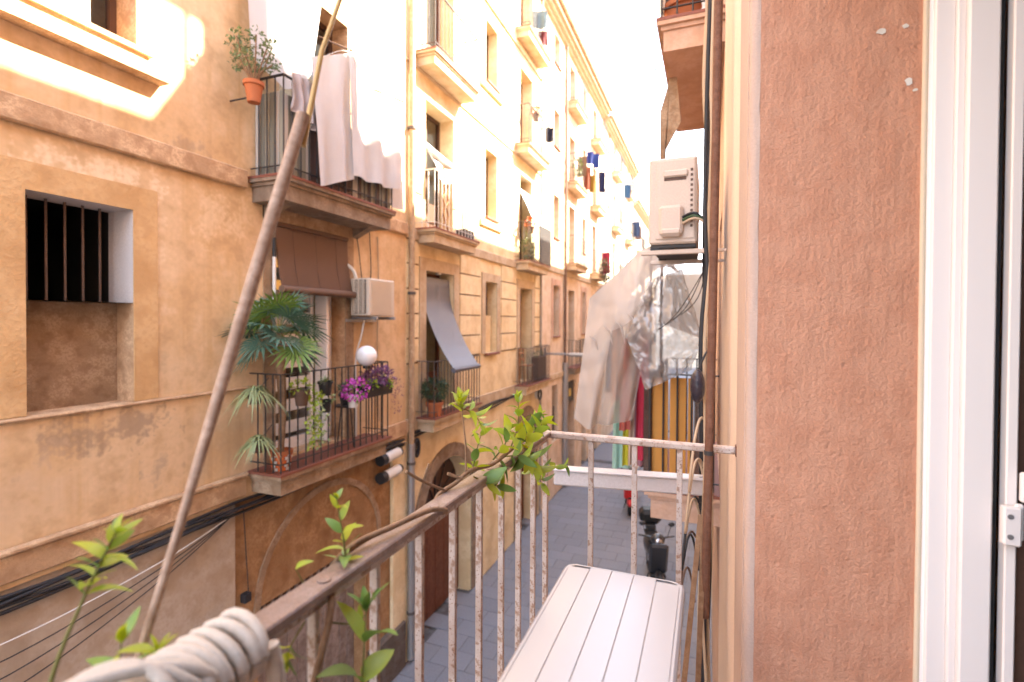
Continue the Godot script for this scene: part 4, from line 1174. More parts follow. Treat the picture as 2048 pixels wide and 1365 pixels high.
	g = Bag.new()
	cloud_of_leaves(g, V(rx + 0.05, -0.77, 5.08), Vector3(0.08, 0.05, 0.13), 60, 0.045, 0.035, 0.3); cloud_of_leaves(g, V(rx + 0.05, -0.78, 5.42), Vector3(0.07, 0.06, 0.08), 50, 0.045, 0.035, 0.3)
	obj("lime_foliage", g, M.leaf_lime2, t)
	g = Bag.new()
	blades(g, V(rx - 0.02, -0.72, 5.42), 30, 0.16, 0.008, 0.6, 1.0)
	obj("grassy_foliage", g, M.leaf_pale, t)
	t = thing("globe_lamp", V(XL + 0.42, -0.56, 5.13), "white globe lamp over the purple balcony planter", "lamp")
	g = Bag.new()
	g.ball(V(XL + 0.42, -0.43, 5.13), Vector3.ONE * 0.125, 14, 20)
	var gm := mat(lin(0.82, 0.8, 0.78), 0.12)
	gm.clearcoat_enabled = true; gm.clearcoat = 0.6
	obj("globe", g, gm, t)
	obj("holder", tb([V(XL + 0.42, -0.58, 5.13), V(XL + 0.42, -0.545, 5.13)], 0.045, 12), M.iron, t)
	obj("stem", tb([V(XL + 0.42, -0.58, 5.13), V(XL + 0.40, -0.8, 5.13)], 0.01, 8), M.iron, t)
	t = thing("bistro_table", V(-4.05, -1.51, 4.98), "small dark iron table between the open leaf and the balcony rail", "table")
	obj("top", tb([V(-4.05, -1.03, 4.98), V(-4.05, -1.01, 4.98)], 0.13, 18), M.iron, t)
	for k in 3: obj("leg", tb([V(-4.05 + 0.11 * cos(k * 2.1), -1.51, 4.98 + 0.11 * sin(k * 2.1)), V(-4.05 + 0.06 * cos(k * 2.1), -1.03, 4.98 + 0.06 * sin(k * 2.1))], 0.008, 6), M.iron, t)
	t = potted("dark_pot", V(-4.05, -1.008, 4.98), 0.06, 0.085, 0.13, M.pot_black, "black pot on the small iron balcony table")
	g = Bag.new()
	cloud_of_leaves(g, V(-4.05, -0.83, 4.98), Vector3(0.1, 0.08, 0.1), 50, 0.05, 0.03, 0.2)
	obj("foliage", g, M.leaf_dark, t)
	# upper balcony of the ochre house: strip screen, jade pot, laundry
	t = thing("privacy_screen", V(XL + 0.4, 1.42, 4.7), "grey and brown strip screen tied inside the ochre house's upper balcony rail", "screen")
	var cols := [mat(lin(0.44, 0.40, 0.36), 0.6), mat(lin(0.16, 0.15, 0.12), 0.6), mat(lin(0.26, 0.24, 0.19), 0.6), mat(lin(0.09, 0.06, 0.055), 0.7), mat(lin(0.12, 0.07, 0.06), 0.7)]
	for k in 30:
		var dd := 3.86 + k * 0.0597
		var mi: int = [0, 1, 2, 1, 2][k % 5] if k < 6 else (3 + k % 2 if k < 17 else (0 if k in [17, 18] else [1, 3, 2][k % 3]))
		obj("strip", rb(V(XL + 0.395 - 0.004 * (k % 2), 1.45, dd), V(XL + 0.402, 2.22, dd + 0.056), 0.002), cols[mi], t)
	for k in 6:
		var xx := XL + 0.03 + k * 0.062
		obj("strip", rb(V(xx, 1.45, 3.865), V(xx + 0.055, 2.25, 3.872), 0.002), cols[[0, 1, 2, 1, 0, 2][k]], t)
	t = potted("jade_plant", V(XL + 0.30, 2.03, 3.60), 0.055, 0.085, 0.19, M.terracotta, "jade plant in a terracotta pot fixed at the ochre house's upper balcony")
	for k in 11:
		var a := TAU * k / 11.0
		var e := V(XL + 0.30, 2.20, 3.60) + Vector3(cos(a) * 0.16, 0.30 + 0.12 * sin(k * 2.3), sin(a) * 0.17)
		var mid := V(XL + 0.30, 2.27, 3.60) + Vector3(cos(a) * 0.07, 0.05, sin(a) * 0.07)
		obj("branch", tb(spline([V(XL + 0.30, 2.19, 3.60), mid, e], 5), 0.007, 5), M.stem, t)
		g = Bag.new()
		cloud_of_leaves(g, e, Vector3(0.07, 0.07, 0.07), 40, 0.04, 0.022, 0.1)
		cloud_of_leaves(g, mid.lerp(e, 0.6), Vector3(0.04, 0.05, 0.04), 12, 0.035, 0.02, 0.1)
		obj("foliage", g, M.leaf_jade, t)
	obj("bracket", tb([V(XL, 2.09, 3.60), V(XL + 0.24, 2.09, 3.60)], 0.008, 6), M.iron, t)
	var white := cloth_mat(0.74, 0.71, 0.70, 0.8)
	var xs := XL + 0.52
	cloth("hanging_sheet", V(XL + 0.2, 4.1, 3.56), V(XL + 0.2, 4.42, 4.72), V(XL + 0.2, 2.69, 4.44), V(XL + 0.2, 2.56, 3.70), 1.6, 0.03, 0.0, white, "white gauzy sheet draped above the jade pot, leftmost of the laundry", "laundry", Vector3(1, 0, 0), "sheets hung over the street", 0.0, 0.24)
	cloth("hanging_sheet", V(xs + 0.05, 2.62, 4.04), V(xs, 2.98, 4.68), V(xs, 1.60, 4.76), V(xs + 0.05, 1.36, 4.15), 1.6, 0.045, 0.0, white, "mauve-white sheet hanging in folds beside the wooden pole", "laundry", Vector3(0.9, 0, 0.3), "sheets hung over the street", 0.0)
	cloth("hanging_sheet", V(xs - 0.01, 3.02, 4.66), V(xs - 0.03, 2.86, 5.74), V(xs - 0.03, 1.71, 5.80), V(xs - 0.01, 1.63, 4.74), 2.4, 0.05, 0.22, white, "widest hanging sheet with sagging top, nearest the cream house", "laundry", Vector3(0.9, 0, 0.3), "sheets hung over the street", 0.0)
	cloth("hanging_sheet", V(xs - 0.12, 1.9, 5.62), V(xs - 0.14, 1.9, 5.95), V(xs - 0.14, 1.50, 5.95), V(xs - 0.12, 1.49, 5.62), 1.0, 0.02, 0.0, white, "small white cloth peeping out under the widest hanging sheet", "laundry", Vector3(1, 0, 0), "sheets hung over the street")
	cloth("bunched_cloth", V(xs - 0.04, 2.42, 3.86), V(xs - 0.04, 2.44, 4.2), V(xs - 0.04, 1.95, 4.2), V(xs - 0.04, 2.08, 3.88), 2.5, 0.05, 0.0, cloth_mat(0.5, 0.44, 0.44, 0.4), "small bunched garment pegged behind the wooden pole", "laundry")
	t = thing("clothes_line", V(XL, 2.9, 4.4), "thin clothes line and iron arm carrying the white sheets", "clothes line")
	obj("iron_arm", tb([V(XL, 3.3, 4.72), V(XL + 0.56, 3.0, 4.68)], 0.01, 8), M.iron_brown, t)
	obj("iron_arm", tb([V(XL, 3.15, 5.85), V(XL + 0.52, 2.87, 5.76)], 0.01, 8), M.iron_brown, t)
	obj("line", tb(spline([V(xs + 0.04, 2.9, 3.6), V(xs + 0.05, 2.63, 4.04), V(xs, 2.99, 4.67), V(xs - 0.02, 2.82, 5.2), V(xs - 0.03, 2.87, 5.75)], 6), 0.003, 5), M.cable_white, t)
	# cables along the fronts
	var fat := func(called, pts, r, m, label):
		tag(obj(called, tb(spline(pts, 8), r, 7), m), label, "cable", "cables along the house fronts")
	for k in 5:
		var yy := -1.80 - 0.022 * k
		var p := []
		for j in 9:
			var d := lerpf(0.8, 6.55, j / 8.0)
			p.append(V(XL + 0.03 + 0.012 * (k % 2) + 0.008 * sin(j * 1.3 + k), yy + 0.022 * sin(j * 2.1 + k * 1.9) + 0.03 * (d - 3.0) / 3.0, d))
		fat.call("cable", p, 0.014, M.cable, "thick black cable running under the ochre house's ledge, one of a bundle")
	for k in 3:
		var p := []
		for j in 7: p.append(V(XL + 0.05 + 0.01 * k, -1.80 + 0.03 * k + 0.035 * sin(j * 1.9 + k), lerpf(6.75, 13.1, j / 6.0)))
		fat.call("cable", p, 0.017, M.cable, "black cable running under the cream house's balconies, one of a bundle")
	for k in 4:
		var p := [V(XL + 0.03, -2.02 - 0.13 * k, 0.9), V(XL + 0.06, -2.10 - 0.11 * k, 1.9), V(XL + 0.05, -2.02 - 0.05 * k, 2.9), V(XL + 0.03, -1.88, 3.6)]
		fat.call("thin_wire", p, 0.0045, M.cable if k != 0 else M.cable_white, ["pale thin wire slanting over the grey-beige ground-floor wall", "uppermost dark thin wire slanting over the grey-beige ground-floor wall", "middle dark thin wire slanting over the grey-beige ground-floor wall", "lowest dark thin wire slanting over the grey-beige ground-floor wall"][k])
	fat.call("thin_wire", [V(XL + 0.02, -1.85, 3.72), V(XL + 0.02, -2.3, 3.75), V(XL + 0.02, -2.75, 3.78)], 0.005, M.cable, "dark wire dropping to a small box on the orange arch wall")
	tag(obj("junction_box", rb(V(XL - 0.05, -2.83, 3.74), V(XL + 0.02, -2.74, 3.82), 0.006), M.cable), "tiny black box on the orange arch wall at a wire's end", "junction box")
	fat.call("thin_wire", [V(XL + 0.02, 1.2, 5.72), V(XL + 0.02, 0.6, 5.75), V(XL + 0.03, 0.35, 5.6), V(XL + 0.02, 0.9, 5.5), V(XL + 0.02, 1.1, 5.45)], 0.006, M.cable, "looped wire on the ochre wall above the air conditioner")
	fat.call("thin_wire", [V(XL + 0.02, 1.15, 5.9), V(XL + 0.02, 0.5, 5.92), V(XL + 0.02, -0.4, 5.9), V(XL + 0.02, -1.4, 5.95)], 0.008, M.cable_beige, "beige wire dropping down the ochre wall past the air conditioner")
	var ring := []
	for k in 15: ring.append(V(XL + 0.06, -1.98 + 0.13 * cos(TAU * k / 14), 6.86 + 0.06 * sin(TAU * k / 14)))
	tag(obj("cable_coil", tb(ring, 0.03, 8), M.cable), "black coil of spare cable beside the beige downpipe", "cable coil")
	for k in 2:
		t = thing("splice_box", V(XL + 0.06, -2.0 - k * 0.25, 6.15), ["upper of two white cable splice closures under the flowery balcony", "lower of two white cable splice closures under the flowery balcony"][k], "splice box", "splice closures")
		var y := -1.95 - k * 0.25
		obj("sleeve", tb([V(XL + 0.05, y, 6.02), V(XL + 0.05, y + 0.02, 6.36)], 0.075, 14), M.cable_white, t)
		obj("end_cap", tb([V(XL + 0.05, y, 5.92), V(XL + 0.05, y, 6.03)], 0.08, 14), M.cable, t)
		obj("end_cap", tb([V(XL + 0.05, y + 0.02, 6.35), V(XL + 0.05, y + 0.02, 6.42)], 0.06, 14), M.cable, t)
	# cream house: flying blind, bush, chair
	t = thing("hanging_blind", V(XL + 0.1, -0.8, 7.7), "grey-blue slatted blind slung out over the cream house's first balcony rail", "blind")
	var bm := mat(lin(0.20, 0.205, 0.235), 0.45, M.t_fine, 2.5)
	var prof := spline([V(XL - 0.08, 0.72, 7.7), V(XL - 0.04, 0.3, 7.7), V(XL + 0.10, -0.1, 7.7), V(XL + 0.30, -0.48, 7.7), V(XL + 0.50, -0.76, 7.7)], 10)
	g = Bag.new()
	for i in prof.size() * 2 - 2:
		var p: Vector3 = prof[i / 2].lerp(prof[mini(i / 2 + 1, prof.size() - 1)], 0.5 * (i % 2))
		var d: Vector3 = (prof[mini(i / 2 + 1, prof.size() - 1)] - prof[i / 2]).normalized()
		g.obox(Transform3D(Basis(Vector3.BACK, atan2(d.y, d.x)), p), Vector3(0.0185, 0.006, 0.93))
	obj("slats", g, bm, t)
	obj("roll", tb([V(XL + 0.51, -0.79, 7.22), V(XL + 0.51, -0.79, 8.18)], 0.04, 12), mat(lin(0.12, 0.12, 0.14), 0.5), t)
	obj("porch_light", tb([V(XL - 0.05, 0.79, 7.72), V(XL - 0.05, 0.82, 7.72)], 0.05, 12), M.white_paint, t)
	t = potted("round_bush", V(-4.04, -1.51, 7.08), 0.10, 0.13, 0.23, M.terracotta, "round dark green bush in a terracotta pot on the cream house's balcony")
	g = Bag.new()
	cloud_of_leaves(g, V(-4.04, -1.08, 7.08), Vector3(0.20, 0.19, 0.24), 900, 0.05, 0.022, 0.35)
	obj("foliage", g, M.leaf_dark, t)
	obj("stem", tb([V(-4.04, -1.3, 7.08), V(-4.04, -1.1, 7.08)], 0.02, 6), M.stem, t)
	t = thing("wooden_chair", V(-4.1, -1.51, 11.6), "orange wooden ladder-back chair on the far balcony of the cream house", "chair")
	for q in [[-4.22, 11.48, 0.85], [-4.22, 11.8, 0.85], [-4.0, 11.48, 0.45], [-4.0, 11.8, 0.45]]: obj("leg", bar(V(q[0], -1.51, q[1]), V(q[0] - 0.03, -1.51 + q[2], q[1]), 0.03, 0.03), M.wood, t)
	obj("seat", rb(V(-4.24, -1.08, 11.46), V(-3.98, -1.05, 11.82), 0.006), M.wood, t)
	for y in [-0.95, -0.8, -0.7]: obj("back_slat", rb(V(-4.25, y, 11.48), V(-4.235, y + 0.05, 11.8), 0.004), M.wood, t)
	t = thing("rail_box", V(XL + 0.35, -1.5, 12.9), "dark planter and folded things crowding the cream house's far balcony", "planter")
	obj("box", rb(V(XL + 0.1, -1.48, 12.2), V(XL + 0.3, -0.9, 12.9), 0.02), M.pot_brown, t)
	g = Bag.new()
	cloud_of_leaves(g, V(XL + 0.2, -0.85, 12.5), Vector3(0.1, 0.08, 0.4), 90, 0.06, 0.03, 0.2)
	obj("foliage", g, M.leaf_olive, t)
	g = Bag.new()
	var rr := []
	for k in 17: rr.append(V(XL + 0.1, -1.95 + 0.13 * cos(TAU * k / 16), 12.95 + 0.13 * sin(TAU * k / 16)))
	t = thing("round_wall_lamp", V(XL + 0.05, -1.95, 12.95), "round dark-rimmed bulkhead lamp under the cream house's far balcony", "lamp")
	obj("rim", tb(rr, 0.025, 8), M.iron, t)
	obj("glass", tb([V(XL, -1.95, 12.95), V(XL + 0.08, -1.95, 12.95)], 0.12, 18), M.white_paint, t)
	t = thing("street_lamp", V(XL, -0.92, 13.6), "grey street lamp arm reaching out from the house fronts", "street lamp")
	obj("arm", rb(V(XL, -0.93, 13.58), V(XL + 1.05, -0.87, 13.66), 0.01), M.steel, t)
	obj("lamp_head", rb(V(XL + 0.72, -0.96, 13.53), V(XL + 1.35, -0.86, 13.71), 0.03), M.steel, t)
	obj("wall_plate", rb(V(XL, -1.05, 13.55), V(XL + 0.03, -0.75, 13.69), 0.008), M.steel, t)
	build_far_laundry()

func build_far_laundry():
	var items := [   # x out, d, y top, width, height, rgb, label
		[0.42, 16.4, 5.4, 0.4, 0.75, [0.6, 0.35, 0.2], "tan shirt on the laundry line of the pinkish house"],
		[0.46, 16.9, 5.2, 0.35, 0.9, [0.75, 0.2, 0.08], "orange towel on the laundry line of the pinkish house"],
		[0.50, 17.2, 5.8, 0.3, 0.5, [0.08, 0.12, 0.5], "blue shirt on the laundry line of the pinkish house"],
		[0.50, 17.6, 5.1, 0.3, 0.7, [0.75, 0.42, 0.05], "yellow cloth on the laundry line of the pinkish house"],
		[0.52, 18.1, 6.0, 0.3, 0.6, [0.05, 0.1, 0.45], "royal blue cloth beside the yellow one"],
		[0.55, 19.0, 5.6, 0.35, 0.9, [0.03, 0.03, 0.12], "navy garment hanging between the two far balconies"],
		[0.50, 20.2, 2.75, 0.45, 1.0, [0.75, 0.05, 0.12], "pink-red towel over the plants of a far balcony"],
		[0.45, 26.0, 6.9, 0.5, 0.8, [0.1, 0.22, 0.4], "blue cloth high on the pale sunlit house"],
		[0.5, 29.0, 5.6, 0.6, 1.0, [0.1, 0.15, 0.3], "dark blue cloth low on the pale sunlit house"],
		[0.5, 30.0, 5.5, 0.5, 0.9, [0.5, 0.3, 0.25], "brownish cloth on the pale sunlit house"],
		[0.42, 12.75, 5.05, 0.26, 0.45, [0.04, 0.04, 0.07], "black garment pegged on the cream house's third-floor balcony"],
		[0.42, 11.85, 7.55, 0.5, 0.5, [0.45, 0.6, 0.66], "pale blue cloth on the cream house's top balcony"],
		[0.42, 12.1, 7.2, 0.3, 0.4, [0.4, 0.08, 0.08], "dark red cloth on the cream house's top balcony"]]
	for q in items:
		var x: float = XL + q[0] - 0.04
		q[3] *= 0.72
		q[4] *= 0.85
		cloth("hung_cloth", V(x - q[3] / 2, q[2], q[1]), V(x + q[3] / 2, q[2], q[1] + 0.1), V(x + q[3] / 2.2, q[2] - q[4], q[1] + 0.1), V(x - q[3] / 2.2, q[2] - q[4], q[1]), 1.3, 0.03, 0.0, cloth_mat(q[5][0] * 0.3, q[5][1] * 0.3, q[5][2] * 0.3, 0.2), q[6], "laundry", Vector3(0, 0, 1), "laundry on the far balconies")
	var g: Bag
	var t: Node3D
	for q in [[11.9, 5.15, "orange flowers on the cream house's third-floor balcony"], [11.55, 2.35, "orange flowers beside the dark mesh screen on the cream house"]]:
		t = potted("flower_pot", V(XL + 0.3, q[1] - 0.25, q[0]), 0.07, 0.09, 0.16, M.pot_brown, q[2])
		g = Bag.new()
		cloud_of_leaves(g, V(XL + 0.3, q[1], q[0]), Vector3(0.15, 0.13, 0.18), 120, 0.06, 0.05, 0.3)
		obj("flowers", g, M.flower_orange, t)
	t = thing("mesh_screen", V(XL + 0.4, 1.5, 12.4), "dark slatted sun screen tied to the cream house's second-floor balcony", "screen")
	for k in 15: obj("slat", rb(V(XL + 0.375, 1.46 + k * 0.062, 11.95), V(XL + 0.395, 1.515 + k * 0.062, 12.95), 0.004), M.iron, t)
	t = thing("sun_awning", V(XL, 3.3, 12.1), "pale awning hung out over the cream house's second-floor balcony", "awning")
	g = Bag.new()
	var rows := []
	for i in 8:
		var f := i / 7.0
		rows.append([V(XL - 0.05 + 0.43 * f, 3.25 - 0.75 * f - 0.15 * f * f, 11.6), V(XL - 0.05 + 0.43 * f, 3.25 - 0.8 * f - 0.15 * f * f, 12.1), V(XL - 0.05 + 0.43 * f, 3.25 - 0.75 * f - 0.15 * f * f, 12.55)])
	g.sheet(rows, 0.002)
	obj("canvas", g, cloth_mat(0.7, 0.72, 0.76, 0.3), t)
	t = thing("balcony_plants", V(XL + 0.3, 1.45, 11.5), "leafy pot plants behind the rail of the cream house's second-floor balcony", "potted plant")
	g = Bag.new()
	cloud_of_leaves(g, V(XL + 0.25, 1.75, 11.55), Vector3(0.14, 0.4, 0.25), 260, 0.07, 0.04, 0.2)
	obj("foliage", g, M.leaf_olive, t)
	t = thing("balcony_plants", V(XL + 0.3, 1.85, 20.2), "dense plants spilling over a far balcony under the pink-red towel", "potted plant")
	g = Bag.new()
	cloud_of_leaves(g, V(XL + 0.4, 2.0, 20.2), Vector3(0.25, 0.5, 0.6), 500, 0.09, 0.05, 0.2)
	obj("foliage", g, M.leaf_dark, t)
	t = thing("balcony_plants", V(XL + 0.3, 4.5, 16.2), "dark plants behind the rail where the orange towel hangs", "potted plant")
	g = Bag.new()
	cloud_of_leaves(g, V(XL + 0.3, 5.0, 16.1), Vector3(0.15, 0.45, 0.2), 200, 0.08, 0.05, 0.2)
	obj("foliage", g, M.leaf_olive, t)
	# white sliding blind and lace on the cream house's second floor, with the wooden trellis
	t = thing("trellis", V(XL + 0.3, 1.45, 7.5), "folding wooden lattice standing on the cream house's second-floor balcony", "trellis")
	for k in 4:
		for s in [0, 1]: obj("lath", bar(V(XL + 0.22, 1.5 + k * 0.25, 7.35 + 0.22 * s), V(XL + 0.22 + 0.012 * s, 1.75 + k * 0.25, 7.57 - 0.22 * s), 0.03, 0.01), M.wood, t)
	t = thing("roll_up_blind", V(XL, 2.9, 7.7), "white half-rolled blind in the cream house's second-floor doorway", "blind")
	obj("roll", tb([V(XL - 0.04, 2.85, 7.2), V(XL - 0.04, 2.75, 8.12)], 0.06, 12), M.white_paint, t)
	cloth("lace_curtain", V(XL + 0.03, 2.75, 7.25), V(XL + 0.05, 2.68, 8.1), V(XL + 0.32, 2.42, 8.1), V(XL + 0.3, 2.2, 7.25), 2.0, 0.03, 0.1, cloth_mat(0.7, 0.7, 0.74, 0.6), "white lace curtain blown over the rail below the half-rolled blind", "curtain", Vector3(1, 0, 0))
	t = thing("flower_box", V(XL + 0.3, 1.45, 8.2), "dark crate with bare twigs at the end of the cream house's second-floor balcony", "planter")
	obj("box", rb(V(XL + 0.1, 1.44, 8.05), V(XL + 0.3, 1.62, 8.4), 0.01), M.iron, t)
	for k in 6: obj("twig", tb(spline([V(XL + 0.2, 1.6, 8.1 + k * 0.05), V(XL + 0.22, 1.9, 8.05 + k * 0.06), V(XL + 0.2 + 0.03 * sin(k), 2.15 + 0.05 * cos(k * 3.0), 7.95 + k * 0.1)], 4), 0.006, 5), M.stem, t)
	t = thing("roof_aerial", V(XL, 9.0, 16), "thin television aerial on the gutter line of the row", "aerial")
	obj("mast", tb([V(XL - 0.3, 9.0, 16.2), V(XL - 0.3, 11.0, 16.2)], 0.02, 6), M.steel, t)
	obj("boom", tb([V(XL - 0.9, 10.9, 16.2), V(XL + 0.6, 10.9, 16.2)], 0.012, 6), M.steel, t)
	for k in 7: obj("element", tb([V(XL - 0.85 + k * 0.22, 10.9, 15.9), V(XL - 0.85 + k * 0.22, 10.9, 16.5)], 0.006, 5), M.steel, t)

# ---------------------------------------------------------------- our side of the street
func build_right_objects():
	var g: Bag
	var t: Node3D
	# air conditioner on brackets
	var ac := mat(lin(0.62, 0.50, 0.41), 0.45, M.t_fine, 1.5)
	t = thing("air_conditioner", V(-0.22, 0.44, 3.75), "beige outdoor air conditioner on steel brackets below the pink balcony", "air conditioner")
	obj("casing", rb(V(-0.37, 0.50, 3.41), V(-0.075, 1.05, 4.2), 0.012), ac, t)
	obj("end_panel", rb(V(-0.325, 0.53, 3.41), V(-0.09, 1.03, 3.402), 0.003), ac, t)
	obj("handle_recess_lip", rb(V(-0.28, 0.92, 3.404), V(-0.13, 0.965, 3.385), 0.012), ac, t)
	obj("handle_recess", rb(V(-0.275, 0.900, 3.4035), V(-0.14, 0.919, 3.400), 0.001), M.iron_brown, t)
	obj("valve_cover", rb(V(-0.305, 0.56, 3.404), V(-0.155, 0.74, 3.36), 0.02), ac, t)
	obj("valve_cover_foot", rb(V(-0.30, 0.54, 3.404), V(-0.16, 0.60, 3.35), 0.02), ac, t)
	g = Bag.new()
	for k in 12: g.box(V(-0.115, 0.60 + k * 0.032, 3.404), V(-0.10, 0.616 + k * 0.032, 3.399))
	obj("vent_slits", g, M.iron_brown, t)
	obj("base_tray", rb(V(-0.36, 0.475, 3.43), V(-0.08, 0.50, 4.18), 0.004), M.iron, t)
	for d in [3.42, 4.0]:
		obj("bracket", rb(V(-0.42, 0.435, d), V(0.03, 0.465, d + 0.035), 0.004), ac, t)
		obj("bracket_foot", rb(V(-0.36, 0.464, d), V(-0.30, 0.478, d + 0.035), 0.003), M.cable, t)
		obj("bracket_plate", rb(V(0.028, 0.440, d + 0.008), V(0.102, 0.460, d + 0.027), 0.003), M.cream_near, t)
	for k in 3: obj("refrigerant_pipe", tb(spline([V(-0.16, 0.62 + 0.02 * k, 3.38), V(-0.08, 0.64 + 0.015 * k, 3.34), V(0.0, 0.58, 3.36 + 0.02 * k), V(0.01, 0.45, 3.42), V(0.02, 0.1, 3.45 + 0.02 * k)], 7), 0.009, 7), [M.cable_beige, M.leaf_dark, M.cable][k], t)
	# cables down the wall
	var k2 := 0
	for q in [[2.55, 0.014, 0], [2.62, 0.010, 1], [2.7, 0.013, 0], [2.82, 0.009, 1], [2.95, 0.016, 0], [3.1, 0.011, 1], [3.25, 0.014, 0], [2.45, 0.008, 1], [3.5, 0.018, 0], [3.8, 0.02, 1]]:
		var p := []
		for j in 15:
			var y := lerpf(3.6, -5.0, j / 14.0)
			p.append(V(0.035 - 0.008 * (k2 % 5) - 0.02 * absf(sin(j * 1.7 + k2)) - 0.03 * maxf(0, sin(j * 0.9 + k2 * 2.0)), y, q[0] + 0.25 + 0.05 * sin(j * 1.1 + k2)))
		var o := obj("wall_cable", tb(spline(p, 5), q[1], 6), [M.cable, M.cable_beige, M.cable_white][q[2]])
		tag(o, ["black cable running down our wall behind the rusty pole, one of a bunch", "beige cable running down our wall behind the rusty pole, one of a bunch", "thin white cable running down our wall behind the rusty pole"][q[2]], "cable", "cables down our wall")
		k2 += 1
	for k in 4:
		var r := []
		for j in 13: r.append(V(XR - 0.10 - 0.08 * sin(PI * j / 12.0) - 0.02 * k, -0.55 - 0.25 * k - 0.35 * j / 12.0 + 0.1 * sin(j * 0.8), 2.75 + 0.12 * k + 0.15 * cos(j * 0.6)))
		tag(obj("cable_loop", tb(spline(r, 3), 0.007, 6), [M.cable_beige, M.cable_beige, M.cable, M.iron_brown][k]), ["topmost slack loop of beige cable by the rusty pole", "second slack loop of beige cable by the rusty pole", "slack loop of black cable by the rusty pole's foot", "lowest brown slack loop of cable by our wall"][k], "cable", "slack cable loops")
	for k in 3:
		tag(obj("hanging_wire", tb(spline([V(-0.01, 0.43, 3.6 + 0.2 * k), V(-0.1 - 0.08 * k, 0.15 - 0.06 * k, 4.1), V(-0.4 - 0.1 * k, -0.02 - 0.08 * k, 4.4), V(-0.75, 0.1 - 0.1 * k, 4.7)], 8), 0.0035, 5), M.cable), ["upper thin wire crossing in front of the plastic sheets", "middle thin wire crossing in front of the plastic sheets", "lower thin wire crossing in front of the plastic sheets"][k], "cable", "wires across the plastic sheets")
	# black bundle on the wall
	t = thing("hanging_bag", V(0.03, -0.42, 2.72), "small black bag hung on the cables beside the rusty pole", "bag")
	g = Bag.new()
	g.ball(V(-0.048, -0.315, 2.66), Vector3(0.035, 0.085, 0.06), 12, 14)
	obj("body", g, mat(lin(0.03, 0.025, 0.035), 0.35, null, 1.0, M.n_plaster, 2.0), t)
	obj("strap", tb(spline([V(-0.048, -0.24, 2.66), V(-0.015, -0.16, 2.68), V(0.01, -0.12, 2.72)], 5), 0.006, 6), M.cable, t)
	# rusty upright
	t = thing("rusty_pole", V(-0.01, -1.06, 1.93), "rusty iron pole upright against our wall at the balcony end", "pole")
	obj("tube", tb([V(-0.003, -1.05, 1.93), V(0.012, 0.0, 1.935), V(0.03, 2.2, 1.94)], 0.0145, 12), M.rusty, t)
	obj("wire_tie", tb([V(0.005, -0.470, 1.933), V(0.005, -0.455, 1.933)], 0.0165, 12), M.iron, t)
	obj("clamp", bar(V(0.11, 1.55, 1.96), V(0.025, 1.55, 1.94), 0.012, 0.02), M.rusty, t)
	# things under the pink balcony and on it
	t = thing("metal_flap", V(-0.44, 1.74, 4.5), "bent brown sheet-metal flap hanging under the pink balcony", "metal flap")
	g = Bag.new()
	g.prism([V(-0.445, 1.98, 5.0), V(-0.445, 1.35, 5.0), V(-0.40, 1.35, 5.0), V(-0.40, 1.60, 5.0), V(-0.26, 1.86, 5.0), V(-0.30, 2.28, 5.0), V(-0.36, 2.28, 5.0)], Vector3(0, 0, -0.012))
	obj("sheet", g, M.slab_under, t)
	obj("support_bar", bar(V(-0.42, 1.35, 5.03), V(-0.42, -0.4, 5.03), 0.025, 0.025), M.iron_brown, t)
	t = potted("wide_pot", V(-0.22, 2.55, 4.75), 0.14, 0.19, 0.20, M.terracotta, "wide terracotta bowl on the pink balcony overhead")
	obj("soil", tb([V(-0.22, 2.71, 4.75), V(-0.22, 2.72, 4.75)], 0.17, 16), M.soil, t)
	for q in [[-0.40, "left"], [-0.06, "right"]]:
		var w := thing("turned_baluster", V(q[0], 2.545, 4.55), "white turned post %s of the terracotta bowl on the pink balcony" % q[1], "post", "white turned posts")
		g = Bag.new()
		g.lathe([Vector2(0.03, 0), Vector2(0.03, 0.05), Vector2(0.016, 0.07), Vector2(0.032, 0.2), Vector2(0.018, 0.36), Vector2(0.028, 0.42), Vector2(0.018, 0.6), Vector2(0.028, 0.8)], V(q[0], 2.545, 4.55), 14)
		obj("post", g, M.white_paint, w)
	t = thing("trailing_plant", V(-0.47, 2.4, 5.0), "thin weeds growing from the outer edge of the pink balcony", "plant")
	g = Bag.new()
	for k in 22: cloud_of_leaves(g, V(-0.46 - rng.randf() * 0.05, 2.25 + rng.randf() * 0.15, 4.6 + k * 0.07), Vector3(0.03, 0.06, 0.04), 7, 0.03, 0.01, 0.1)
	obj("foliage", g, M.leaf_blue, t)
	# plastic sheets over the neighbour's drying rack
	var tarp := StandardMaterial3D.new()
	tarp.albedo_color = Color(0.73, 0.68, 0.64, 0.82); tarp.roughness = 0.55; tarp.transparency = BaseMaterial3D.TRANSPARENCY_ALPHA
	tarp.backlight_enabled = true; tarp.backlight = Color(0.38, 0.35, 0.33)
	var clear := StandardMaterial3D.new()
	clear.albedo_color = Color(0.60, 0.57, 0.55, 0.6); clear.roughness = 0.18; clear.transparency = BaseMaterial3D.TRANSPARENCY_ALPHA
	clear.metallic_specular = 0.8
	var thin := tarp.duplicate()
	thin.albedo_color = Color(0.70, 0.65, 0.61, 0.5)
	var fn := noise(71, 1.0, 3)
	# near curtain: columns run from the outer edge to the inner one, rows from the ridge to the hem
	var tops := [V(-0.97, 0.20, 4.38), V(-0.82, 0.33, 4.36), V(-0.66, 0.47, 4.34), V(-0.52, 0.60, 4.34), V(-0.38, 0.60, 4.36), V(-0.30, 0.56, 4.40)]
	var mids := [V(-1.03, -0.28, 4.40), V(-0.86, -0.06, 4.30), V(-0.72, -0.02, 4.24), V(-0.60, 0.05, 4.22), V(-0.50, 0.16, 4.26), V(-0.40, 0.30, 4.34)]
